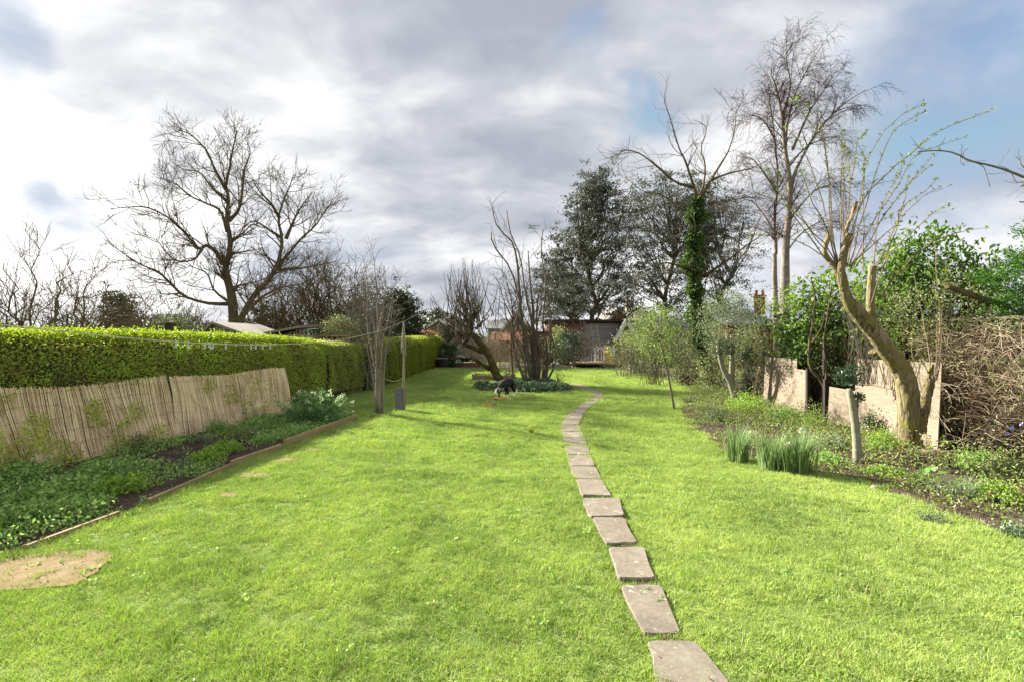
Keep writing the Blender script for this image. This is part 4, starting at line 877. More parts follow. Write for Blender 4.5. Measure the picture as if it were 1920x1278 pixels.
evergreen('fir_tree', 'rightmost of three distant firs low at the left', 243, 61, 552, 640, 9, M['farfol'], 50, 40, .30, shape='cone', spread=.4, nlimb=0)
# far tree belt: reads as one mass
mb = MB(); n = 26000; x = rng.uniform(-105, 105, n); top = 3.6+2.6*vnoise(np.c_[x, 0*x, 0*x], .13, 41)+1.2*vnoise(np.c_[x, 0*x, 0*x], .5, 42)+.6*vnoise(np.c_[x, 0*x, 0*x], 1.7, 43); z = top*rng.uniform(0, 1, n)**.8
mb.leaves(np.c_[x, 78+rng.uniform(0, 8, n)+2*vnoise(np.c_[x, 0*x, 0*x], .3, 44), z], .75, aspect=.7); o = mb.build('distant_trees', M['farfol'], kind='stuff'); tag(o, 'distant belt of trees seen as one low mass on the horizon', 'trees')
# ================================================================ RIGHT SIDE
Y = 7.7
def C6(l): return [(1400+x/3.692, 560+y/3.692) for x, y in l]
def C5(l): return [(1440+x/3.044, 180+y/3.044) for x, y in l]
root = thing('elder_tree', 'thick pale barked pollarded tree leaning left, with long budding shoots', 'tree', G(1708, 850))
def rlimb(l, rr, Y_, dy=0., n=16):
    k = len(l); return curve([[*P(a, b, Y_+dy*i/(k-1)), r] for i, ((a, b), r) in enumerate(zip(l, rr))], n)
TR = rlimb(C6([(1135, 1075), (1132, 1000), (1122, 880), (1120, 750), (1110, 610), (1080, 510), (1010, 400), (920, 280), (830, 170), (750, 75)])+[(1592, 566), (1584, 545), (1577, 512)], [.20, .158, .15, .146, .142, .136, .128, .122, .118, .108, .085, .07, .06], Y, -.25, 26)
def knob(mb, tr, sides=12, k=.05, cap=True, ridge=0):
    p, r = tr
    if not ridge: mb.tubes(p[None], r[None], sides, cap=cap, rough=k); return
    p, r = stack([tr], 90); n0 = mb.n; mb.tubes(p, r, sides, cap=cap); v = mb.v[-1].reshape(90, sides, 3); c = p[0][:, None]
    R_ = rng.normal(0, 1, (31, sides)); u = np.linspace(0, 29.99, 90); i = u.astype(int); f = (u-i)[:, None]; m_ = R_[i]*(1-f)+R_[i+1]*f
    v[:] = c+(v-c)*(1+ridge*m_+.04*rng.normal(0, .3, (90, sides)))[..., None]; mb.v[-1] = v.reshape(-1, 3)
mb = MB(); knob(mb, TR, 30, ridge=.05); mb.build('trunk', M['elder'], root, smooth=True)
LM = [(rlimb(C6([(1190, 930), (1192, 860), (1215, 780), (1232, 700), (1255, 620), (1268, 550)]), [.10, .10, .092, .082, .074, .07], Y-.02, .05, 12), 'limb'),
      (rlimb(C6([(868, 160), (862, 90), (858, 20)])+[(1633, 545), (1636, 499)], [.07, .062, .058, .055, .052], Y-.15, 0, 10), 'limb'),
      (rlimb(C5([(428, 1110), (418, 1000), (425, 930), (440, 870), (468, 790)]), [.04, .05, .05, .055, .064], Y-.25, -.05, 8), 'stub'),
      (rlimb(C5([(425, 1090), (395, 1000), (365, 955), (335, 920), (322, 875), (348, 790)]), [.035, .045, .04, .036, .036, .042], Y-.2, .1, 10), 'stub'),
      (rlimb(C5([(440, 800), (458, 730), (480, 690), (500, 605)]), [.026, .026, .027, .032], Y-.15, .15, 8), 'stub'),
      (rlimb(C6([(1262, 545), (1270, 500), (1280, 470)]), [.03, .026, .03], Y, -.05, 6), 'stub'),
      (rlimb(C6([(900, 380), (880, 365), (862, 378)]), [.06, .045, .045], Y+.1, .1, 6), 'stub')]
for tr, nm in LM:
    mb = MB(); knob(mb, tr, 20, ridge=.05); mb.build(nm, M['elder'], root, smooth=True)
SH = [([(300, 890), (100, 620), (0, 420)], .013), ([(345, 790), (250, 600), (190, 430)], .011), ([(370, 770), (345, 450), (290, 130), (170, 10)], .012), ([(360, 760), (340, 430), (300, 240), (150, 30)], .011),
 ([(415, 760), (415, 500), (425, 290)], .011), ([(430, 790), (480, 450), (510, 270), (550, 220)], .011), ([(480, 760), (540, 580), (545, 380), (540, 330)], .009), ([(430, 800), (560, 560), (690, 430), (830, 320), (950, 210), (1240, 92)], .015),
 ([(500, 740), (560, 400), (640, 230), (760, 110), (890, 48)], .011), ([(530, 730), (600, 480), (700, 230), (780, 150), (900, 90)], .010), ([(540, 900), (650, 700), (760, 560), (820, 490), (940, 340)], .011),
 ([(560, 880), (700, 760), (850, 600), (980, 522)], .011), ([(610, 990), (700, 800), (780, 600), (800, 500), (930, 400)], .012), ([(630, 990), (760, 830), (930, 680), (1030, 620)], .011), ([(560, 800), (640, 660), (780, 440), (850, 330), (1130, 235)], .012),
 ([(600, 975), (640, 650), (730, 480), (770, 380)], .010), ([(545, 1000), (545, 700), (540, 420)], .010), ([(330, 890), (220, 730), (120, 560), (60, 440)], .010), ([(480, 800), (590, 740), (700, 690)], .008),
 ([(640, 1160), (760, 990), (900, 860), (1010, 800), (1250, 752)], .012), ([(430, 780), (430, 560), (440, 400), (460, 330)], .010), ([(330, 860), (180, 700), (60, 600), (-60, 560)], .010), ([(300, 900), (150, 820), (0, 800), (-100, 790)], .009),
 ([(350, 780), (300, 560), (200, 300), (100, 180)], .010), ([(450, 770), (470, 500), (430, 200)], .009), ([(590, 1180), (650, 1000), (740, 720), (760, 640), (960, 480)], .010)]
Pn = []; mb = MB()
for l, r0 in SH:
    if l[0][1] < 920: l = [(425+.35*(l[0][0]-425), 975)]+l
    p, r = px_limb(C5(l), Y-.2, r0*1.05, .0032, 12, rng.uniform(-.7, .7), .008, 1.); mb.tubes(p[None], r[None], 5, tint=rng.uniform(0, 1)); Pn.append((p, r))
SH2 = [([(1300, 570), (1320, 250), (1310, 0)], .012), ([(1310, 560), (1332, 200), (1320, -150), (1300, -420)], .013), ([(1290, 560), (1250, 300), (1200, 50), (1150, -200)], .010), ([(1280, 560), (1200, 400), (1150, 200)], .007), ([(1240, 690), (1190, 560), (1150, 380), (1140, 240)], .007),
       ([(1315, 560), (1345, 300), (1360, 0), (1400, -230)], .009)]
for l, r0 in SH2:
    p, r = px_limb(C6(l), Y, r0, .003, 10, rng.uniform(-.2, .3), .006, 1.); mb.tubes(p[None], r[None], 5, tint=rng.uniform(.4, 1)); Pn.append((p, r))
PS, RS = stack(Pn, 14); c1 = grow(PS, RS, .9, (.3, .8), .32, 4, .15, (0, 0, .2), .5, .003, .3, lmin=.08); mb.tubes(*c1, 3)
mb.build('shoots', M['shoot'], root, kind='stuff')
mb = MB(); nodes = []
for p, r in zip(PS, RS):
    k = int(np.linalg.norm(np.diff(p, axis=0), axis=1).sum()/.13); u = np.linspace(.35, .999, k)*13; i = np.minimum(u.astype(int), 12); f = (u-i)[:, None]; q = p[i]*(1-f)+p[i+1]*f
    sc = rng.choice([0, 1, 1, 2], k); nodes.append(np.repeat(q, sc*3, 0)); nodes.append(np.repeat(p[-1:], 9, 0))
nd = np.concatenate(nodes+[np.repeat(c1[0][:, -1], 4, 0)]); d = nrm(rng.normal(size=nd.shape)+[0, 0, .5]); mb.leaves(nd+d*.024, .045, d, aspect=.42); mb.build('leaves', M['bushgreen'], root, kind='stuff')
# cut roots / dead sticks round the foot
root = thing('stick_pile', 'heap of dead sticks and vine stems around the pale tree foot', 'sticks', G(1735, 868))
for gi_ in range(26):
    a = rng.uniform(0, 6.28); c = G(1735, 868)+[rng.normal(0, .28), rng.normal(0, .16), 0]; ln = rng.uniform(.2, .5); d = np.array([math.cos(a), .4*math.sin(a), 0]); z0 = rng.uniform(.02, .14)
    p, r = curve([[*(c-d*ln+[0, 0, z0]), .013], [*(c+[0, 0, z0+rng.uniform(.0, .08)]), .012], [*(c+d*ln+[0, 0, z0+rng.normal(0, .03)]), .007]], 7, .008); p[:, 2] = np.maximum(p[:, 2], .03); mb = MB(); mb.tubes(p[None], r[None], 5, tint=rng.uniform(0, 1)); mb.build('stick', M['straw'], root)

# ---- plywood sheets leaning along the right boundary
def board(label, xw, y0, y1, h0, h1, z0=0., lean=.05, step=None, name='plywood_panel'):
    mb = MB(); t_ = .018
    pf = [(y0, z0), (y1, z0), (y1, h1), (y0, h0)] if step is None else step
    pf = np.array(pf); n = len(pf)
    def pt(y, z, o): return [xw+lean*z+o, y, z]
    v = [pt(y, z, 0) for y, z in pf]+[pt(y, z, t_) for y, z in pf]; k = list(range(n)); tr = []
    # fan is fine for these near-convex outlines anchored at the first point
    for i in range(1, n-1): tr += [[0, i, i+1], [n, n+i+1, n+i]]
    mb.add(v, [[i, (i+1) % n, n+(i+1) % n, n+i] for i in k], tr, tint=rng.uniform(.3, .7)); o = mb.build(name, M['ply']); tag(o, label, 'plywood sheet', 'plywood sheets along the right boundary'); return o
board('pale plywood sheet farthest along the right boundary, twig shadows on it', 7.0, 11.9, 13.4, 1.36, 1.36)
board('narrow lower plywood strip beside the far plywood sheet', 6.975, 11.45, 12.0, 1.10, 1.12)
board('low plywood board left of the pale standard holly trunk', 6.97, 9.75, 10.6, .78, .80)
board('large warped plywood sheet behind the pollarded tree', 7.0, 7.9, 9.85, 1.44, 1.44)
board('second plywood layer with torn lower edge on the large sheet', 6.975, 8.05, 9.78, 0, 0, step=[(8.05, 1.05), (8.3, .93), (8.8, .9), (9.4, .95), (9.78, .92), (9.78, 1.42), (8.05, 1.42)])
# dark posts in the gap
for (y, h, lab) in ((10.72, .95, 'dark square post at the left edge of the low plywood board'), (11.36, 1.15, 'dark square post at the right edge of the far plywood sheet')):
    mb = MB(); mb.box((7.0, y, h/2), (.07, .07, h)); o = mb.build('fence_post', M['dark']); tag(o, lab, 'post', 'dark fence posts in the plywood gap')
# chain link fence behind
root = thing('chain_link_fence', 'rusty chain link fence showing in gaps above the plywood', 'fence', (7.25, 11, 0))
mb = MB(); L_ = []
for y in np.arange(6.2, 14.2, .062):
    for s_ in (-1, 1):
        n = 8; z = np.linspace(.1, 1.85, 29); zig = y+s_*.031*np.where(np.arange(29) % 2 == 0, 1, -1); L_.append(np.c_[7.25+0*z, zig, z])
mb.tubes(np.array(L_), np.full((len(L_), 29), .0022), 3); mb.build('mesh', M['rust'], root, kind='stuff')
for y in (6.3, 8.9, 11.2, 13.9):
    mb = MB(); mb.box((7.29, y, .95), (.06, .06, 1.9)); mb.build('post', M['dark'], root)

# ---- generic leafy bush
def leafbush(name, label, cat, c, rad, m, ncl, per, spread, size, mst=None, nst=0, zb=0., aspect=.55, shell=.5, group=None, rst=.012, z_min=.02, up=.3, inner=None):
    base = np.array([c[0], c[1], zb]); root = thing(name, label, cat, base, group); mb = MB(); cc = bush(mb, c, rad, ncl, per, spread, size, aspect, shell, zmin=z_min, up=up)
    mb.build('leaves', m, root, kind='stuff')
    if inner:
        mb = MB(); bush(mb, np.asarray(c)-[0, 0, rad[2]*.12], np.asarray(rad)*.86, int(ncl*.9), 16, .16, .10, .6, .1); mb.build('inner_leaves', M[inner], root, kind='stuff')
    if nst:
        mb = MB(); k = min(nst, len(cc)); stems(mb, base, cc[:k], rst, .003, 6, .06, 4, spread=min(rad[0], rad[1])*.25, bow=.05); mb.build('stems', mst or M['twigbrown'], root, kind='stuff')
    return root
# laurel and ivy masses behind the fence (X about 7.6 to 9)
leafbush('laurel_bush', 'large glossy laurel with broad upright leaves behind the pollarded tree', 'bush', P(1735, 560, 9.2), (1.35, .8, 1.35), M['laurel'], 230, 15, .13, .13, M['bark'], 30, 0, .38, .35, rst=.02, up=.9, inner='ivy')
leafbush('laurel_bush', 'laurel bush with big dark and light leaves left of the leaning trunk', 'bush', P(1540, 615, 12.4), (1.2, .9, 1.45), M['laurel'], 200, 15, .14, .14, M['bark'], 20, 0, .45, .35, rst=.02, up=.5, inner='ivydark')
leafbush('ivy_mass', 'dark ivy mass above the gap between the plywood sheets', 'ivy', P(1560, 650, 11.8), (.7, .5, .8), M['ivy'], 50, 20, .12, .09, M['bark'], 10, 0, .7, .4)
leafbush('hawthorn_bush', 'light green budding thorn bush left of the laurels', 'bush', P(1470, 620, 13.4), (1.3, .9, 1.25), M['bushgreen'], 180, 14, .13, .06, M['greytwig'], 110, 0, .55, .3, rst=.010)
leafbush('hawthorn_bush', 'thin budding twigs in front of the laurels below the shoots', 'bush', P(1620, 560, 9.0), (.75, .5, .45), M['bushgreen'], 70, 8, .08, .045, M['greytwig'], 60, 1.0, .5, .2, rst=.007)
leafbush('privet_bush', 'mixed sparse privet above the dead stems near the right edge', 'bush', P(1790, 590, 8.3), (1.2, .6, .75), M['scrubgreen'], 190, 18, .12, .05, M['straw'], 80, .8, .5, .3, rst=.007)
# skeleton saplings with dark crooked stems by the gap
for l, r, lab, x_ in (([(1553, 775), (1545, 720), (1520, 690), (1517, 650), (1525, 600), (1528, 560), (1520, 520)], .055, 'crooked dark stemmed small tree in the plywood gap', 11.0),
                  ([(1548, 790), (1549, 700), (1545, 640), (1552, 590), (1560, 530)], .035, 'straight dark stemmed sapling right beside the crooked one', 10.8)):
    L = [px_limb(l, x_, r, .012, 14), px_limb([(l[3][0], l[3][1]), (l[3][0]+25, l[3][1]-40), (l[3][0]+30, l[3][1]-90)], x_, .02, .008, 8)]
    tree('small_tree', lab, 'tree', G(l[0][0], l[0][1]), L, [dict(per_m=3, ang=(.4, 1.1), length=.7, n=5, wig=.2, trop=(0, 0, .1), rs=.5, rmin=.005, t0=.3, rcap=.012), dict(per_m=3, ang=(.4, 1.1), length=.4, n=4, wig=.2, rs=.6, rmin=.003)], M['bark'], M['twig'])
# ---- tangle of dead stems filling the right edge
root = thing('dead_vine_tangle', 'dense brown tangle of dead vine stems filling the right edge', 'dead vines', (7.2, 7, 0))
mb = MB(); n = 2300; y = rng.uniform(3.6, 8.6, n); x = 7.15+rng.uniform(-.15, .9, n); z = rng.uniform(.05, 1.9, n)**1.0
base = np.c_[x, y, z]; a = rng.uniform(0, 6.28, n); el = rng.uniform(.35, 1.6, n); d = np.c_[.25*np.cos(a), np.cos(el)*np.sign(rng.normal(size=n)), np.sin(el)]; d = nrm(d); out = np.empty((n, 7, 3)); out[:, 0] = base; ln = rng.uniform(.25, 1.0, n)[:, None]/6
for j in range(1, 7): d = nrm(d+rng.normal(0, .22, (n, 3))+[0, 0, -.18]); out[:, j] = out[:, j-1]+d*ln
out[..., 2] = np.clip(out[..., 2], .02, 2.15); out[..., 0] = np.maximum(out[..., 0], 6.75)
mb.tubes(out, np.repeat(rng.uniform(.0012, .0062, n)[:, None]*rng.uniform(.5, 1, n)[:, None], 7, 1), 4, tint=rng.uniform(0, 1, n))
n = 5200; base = out[rng.integers(0, 2300, n), rng.integers(1, 6, n)]; d = nrm(rng.normal(size=(n, 3))*[.7, 1, 1]); o2 = np.empty((n, 4, 3)); o2[:, 0] = base
for j in range(1, 4): d = nrm(d+rng.normal(0, .2, (n, 3))); o2[:, j] = o2[:, j-1]+d*rng.uniform(.05, .11, n)[:, None]
mb.tubes(o2, np.full((n, 4), .0018), 3, tint=rng.uniform(0, 1, n)); mb.build('stems', M['straw'], root, kind='stuff')
mb = MB(); n = 5200; y = rng.uniform(3.4, 8.9, n); q = np.c_[7.35+rng.uniform(-.2, .8, n), y, rng.uniform(0, 1.95, n)]; mb.leaves(q, .06); mb.build('dead_leaves', M['brownleaf'], root, kind='stuff')
mb = MB(); n = 9000; q = np.c_[7.3+rng.uniform(-.3, .8, n), rng.uniform(3.4, 8.9, n), rng.uniform(.1, 2.15, n)]; q = q[vnoise(q, 2.3, 77)+.3*(q[:, 2]-1) > -.05]; mb.leaves(q, .055); mb.build('green_leaves', M['scrubgreen'], root, kind='stuff')
# dark backing hedge mass
mb = MB(); rows = []
for y in np.linspace(3.0, 15, 30): rows.append([(8.5+.2*math.sin(y*2), y, 0), (8.45, y, .8), (8.5+.15*math.sin(y*3), y, 1.7+.1*math.sin(y*1.7)), (9.0, y, 2.0+.1*math.sin(y*2.7)), (9.6, y, 1.8), (9.8, y, 0)])
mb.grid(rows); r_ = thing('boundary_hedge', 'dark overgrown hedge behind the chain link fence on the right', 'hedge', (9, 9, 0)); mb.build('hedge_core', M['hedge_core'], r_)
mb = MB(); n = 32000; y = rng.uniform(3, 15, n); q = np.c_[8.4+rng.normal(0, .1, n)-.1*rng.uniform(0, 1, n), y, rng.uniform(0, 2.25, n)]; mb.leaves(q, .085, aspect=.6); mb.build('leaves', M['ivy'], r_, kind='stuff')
# cypress branch broken at top right
root = thing('cypress_tree', 'dark green cypress with a broken brown branch at the right edge', 'tree', (9.6, 8.3, 0))
mb = MB(); tk = rlimb([(2010, 850), (2000, 640), (1985, 500), (1960, 380)], [.16, .14, .11, .05], 8.3, 0, 10); knob(mb, tk); mb.build('trunk', M['bark'], root, smooth=True)
mb = MB(); bl = rlimb([(2000, 650), (1900, 600), (1850, 565), (1800, 545), (1775, 538)], [.07, .06, .055, .05, .03], 8.3, -.6, 10); knob(mb, bl, 8, .08); mb.build('broken_branch', M['twigbrown'], root)
mb = MB(); cl = []
for (a, b, w) in ((1895, 500, 30), (1870, 525, 28), (1915, 540, 40), (1850, 520, 20), (1885, 560, 30), (1925, 580, 40), (1860, 585, 16), (1900, 620, 26), (1940, 500, 40), (1905, 480, 14), (1950, 430, 20), (1925, 440, 10), (1975, 600, 60), (2000, 520, 60), (1985, 440, 45), (1975, 380, 30), (1965, 335, 16), (2040, 600, 60), (2030, 480, 45), (2010, 680, 50)):
    for k in range(int(w*1.1)): cl.append(P(a+rng.normal(0, w*.55), b+rng.normal(0, w*.33), 7.9+rng.uniform(-.5, .7)))
cl = np.array(cl); idx = np.repeat(np.arange(len(cl)), 22); dd = nrm(rng.normal(size=(len(cl), 3))*[1, .6, .5]+[-.3, 0, .25]); u = rng.uniform(-.5, 1, len(idx))[:, None]
q = cl[idx]+dd[idx]*u*.22+rng.normal(0, .022, (len(idx), 3)); mb.leaves(q, .055, dd[idx], aspect=.35); mb.build('sprays', M['cypress'], root, kind='stuff')
# bare branch reaching in from the right
L = [px_limb([(2080, 900), (2075, 600), (2060, 400), (2020, 360), (1960, 350), (1920, 335)], 6.9, .12, .02, 14), px_limb([(1960, 350)]+C5([(1390, 435), (1260, 395), (1150, 370), (1060, 325), (960, 312), (850, 320)]), 6.9, .022, .008, 14),
     px_limb(C5([(1160, 372), (1225, 400), (1245, 450), (1268, 520)]), 6.9, .009, .004, 8), px_limb(C5([(1390, 435), (1400, 465), (1420, 495)]), 6.9, .009, .004, 6), px_limb(C5([(1095, 345), (1100, 380), (1125, 400)]), 6.9, .006, .003, 6),
     px_limb([(1960, 350)]+C5([(1450, 400), (1440, 370), (1410, 345)]), 6.9, .011, .004, 8), px_limb(C5([(1390, 430), (1340, 405), (1310, 395)]), 6.9, .006, .003, 6)]
tree('bare_tree', 'bare branch reaching into the sky from beyond the right edge', 'tree', P(2080, 639, 6.9)*[1, 1, 0], L, [dict(per_m=3, ang=(.5, 1.2), length=.25, n=5, wig=.25, trop=(0, 0, .0), rs=.5, rmin=.0035, t0=.4, rcap=.006)], M['greytwig'], M['greytwig'], limbname='branch')

# ---- standard holly with pale trunk
root = thing('standard_holly', 'small holly ball on a pale bare trunk in front of plywood', 'tree', G(1606, 868))
mb = MB(); knob(mb, rlimb([(1608, 872), (1607, 840), (1603, 790), (1597, 750), (1592, 728)], [.068, .058, .054, .05, .036], G(1606, 868)[1], 0, 14), 10, .03); mb.build('trunk', M['palebark'], root, smooth=True)
Yh = G(1606, 868)[1]; mb = MB(); bush(mb, P(1592, 705, Yh), (.19, .19, .17), 34, 17, .05, .05, .6, .4); bush(mb, P(1608, 745, Yh), (.09, .09, .05), 8, 14, .03, .05, .6, .4); mb.build('crown', M['holly'], root, kind='stuff')
# ---- forked pale trunk evergreen
root = thing('forked_evergreen', 'pale leaved evergreen on a forked pale trunk', 'tree', G(1384, 758)); Yh = G(1384, 758)[1]
mb = MB(); knob(mb, rlimb([(1384, 762), (1376, 735), (1368, 712), (1356, 690), (1349, 665), (1346, 640)], [.13, .10, .09, .07, .06, .05], Yh, 0, 14), 9, .04); mb.build('trunk', M['palebark'], root, smooth=True)
mb = MB(); knob(mb, rlimb([(1372, 722), (1372, 690), (1373, 660), (1372, 630)], [.09, .075, .06, .05], Yh+.05, 0, 10), 9, .04); mb.build('limb', M['palebark'], root, smooth=True)
mb = MB(); bush(mb, P(1360, 605, Yh), (.78, .7, .95), 170, 24, .13, .055, .55, .45); mb.build('crown', M['hollyvar'], root, kind='stuff')
mb = MB(); bush(mb, P(1357, 650, Yh), (.35, .3, .28), 25, 24, .1, .055, .6, .2); mb.build('inner_leaves', M['ivydark'], root, kind='stuff')
# ---- sapling in the lawn edge
root = thing('sapling', 'slender grey sapling at the lawn edge with thin light green crown', 'tree', G(1264, 770)); Yh = G(1264, 770)[1]
mb = MB(); st = rlimb([(1265, 771), (1258, 730), (1250, 690), (1243, 660), (1237, 635), (1232, 605)], [.035, .03, .026, .024, .02, .014], Yh, 0, 14); knob(mb, st, 8, .03); mb.build('trunk', M['greytwig'], root, smooth=True)
mb = MB(); cc = bush(mb, P(1232, 612, Yh), (.62, .6, .6), 80, 9, .10, .06, .5, .35); cc2 = bush(mb, P(1247, 668, Yh), (.14, .14, .16), 10, 14, .06, .06); mb.build('crown', M['bushgreen'], root, kind='stuff')
mb = MB(); stems(mb, np.repeat(st[0][-4][None], 60, 0), cc[:60], .008, .003, 6, .06, 3, bow=-.1); mb.build('twigs', M['greytwig'], root, kind='stuff')

# ---- back right shrubs
for nm, lab, cat, px, py, Y_, rad, mm, ncl, per, sp, sz in (
    ('evergreen_bush', 'bright green bush behind the sapling crown', 'bush', 1225, 625, 19.5, (1.0, 1.0, 1.15), 'bushgreen', 130, 18, .18, .085),
    ('evergreen_bush', 'grey green bush at the far end of the right border', 'bush', 1190, 655, 25, (1.15, 1.2, 1.0), 'scrubgreen', 110, 20, .22, .10),
    ('evergreen_bush', 'dull green bush right of the sapling trunk', 'bush', 1290, 660, 19, (.9, .9, 1.0), 'scrubgreen', 120, 20, .18, .08),
    ('evergreen_bush', 'dark ivy bush behind the log pile', 'bush', 1280, 640, 23, (1.1, 1, 1.3), 'ivydark', 90, 20, .2, .10),
    ('evergreen_bush', 'grey leaved bush between ivy clad trunk and fork', 'bush', 1345, 690, 17, (.65, .7, .8), 'scrubgreen', 80, 20, .15, .07),
    ('evergreen_bush', 'mixed bush between the forked trunk and plywood', 'bush', 1405, 665, 15, (.6, .8, 1.0), 'scrubgreen', 100, 20, .15, .065),
    ('ivy_post', 'ivy covered post left of the far plywood sheet', 'ivy', 1403, 690, 13.9, (.18, .2, .85), 'ivydark', 60, 20, .08, .065),
    ('evergreen_bush', 'low green bush at the foot of the forked trunk', 'bush', 1400, 762, 12.4, (.6, .5, .32), 'fresh', 50, 22, .1, .055),
    ('evergreen_bush', 'silvery ground shrub at the far right lawn end', 'bush', 1205, 690, 26, (.9, .7, .4), 'greyleaf', 50, 20, .15, .10),
    ('evergreen_bush', 'loose evergreen behind the ivy clad trunk base', 'bush', 1330, 640, 22, (1.0, 1.0, 1.4), 'scrubgreen', 110, 18, .2, .09)):
    c = P(px, py, Y_); leafbush(nm, lab, cat, c, rad, M[mm], ncl, per, sp, sz, M['twig'], 30, 0, .6, .4)
scrub('twiggy_scrub', 'grey twiggy scrub behind the log pile', 'scrub', 1275, 21, 640, 60, 26, M['greytwig'], M['greytwig'], 2.6, .9, .02, .006)
scrub('twiggy_scrub', 'pale dead stems left of the far plywood sheet', 'scrub', 1425, 13.8, 620, 32, 30, M['straw'], M['straw'], 2.6, .7, .014, .004)
scrub('twiggy_scrub', 'arching grey stems at the end of the right border', 'scrub', 1180, 24, 640, 45, 26, M['greytwig'], M['greytwig'], 2.6, .9, .02, .007)
# logs
root = thing('log_pile', 'pile of cut logs under the ivy clad tree', 'logs', G(1298, 728))
c = G(1298, 728)
for k in range(7):
    a = rng.uniform(.2, 1.3); b0 = c+[rng.uniform(-.35, .35), rng.uniform(-.1, .3), .08+.09*(k % 3)]; e = b0+np.array([math.cos(a)*.3, -.1, math.sin(a)*.45*(k % 2)+.05]); mb = MB(); mb.tubes(np.array([b0, (b0+e)/2, e])[None], np.full((1, 3), rng.uniform(.05, .08)), 8, cap=True, tint=rng.uniform(0, 1)); mb.build('log', M['redbrown' if k % 3 == 0 else 'bark'], root)

# ---- border plants -------------------------------------------------------------
def mound(px, py, w, h, m, n, size, label, name='border_plant', cat='plant', aspect=.5, group=None, up=.8):
    w *= 1.15; h *= 1.35; n = int(n*1.5); c = G(px, py); root = thing(name, label, cat, c, group); mb = MB(); k = max(8, n//14); ct = np.c_[rng.normal(0, w*.42, k), rng.normal(0, w*.42, k), np.zeros(k)]
    ct[:, 2] = h*np.sqrt(np.maximum(.08, 1-(ct[:, 0]**2+ct[:, 1]**2)/(w*w*1.3)))*rng.uniform(.5, 1.05, k); idx = rng.integers(0, k, n)
    q = c+ct[idx]*np.c_[np.ones(n), np.ones(n), rng.uniform(.35, 1, n)]+rng.normal(0, size*.8, (n, 3)); q[:, 2] = np.maximum(q[:, 2], .03)
    mb.leaves(q, size, aspect=aspect, up=up); mb.build('leaves', M[m], root, kind='stuff')
    mb = MB(); stems(mb, c, c+ct[:min(k, 26)], .004, .002, 4, .05, 3, spread=w*.2, bow=0); mb.build('stems', M['strap'], root, kind='stuff'); return root
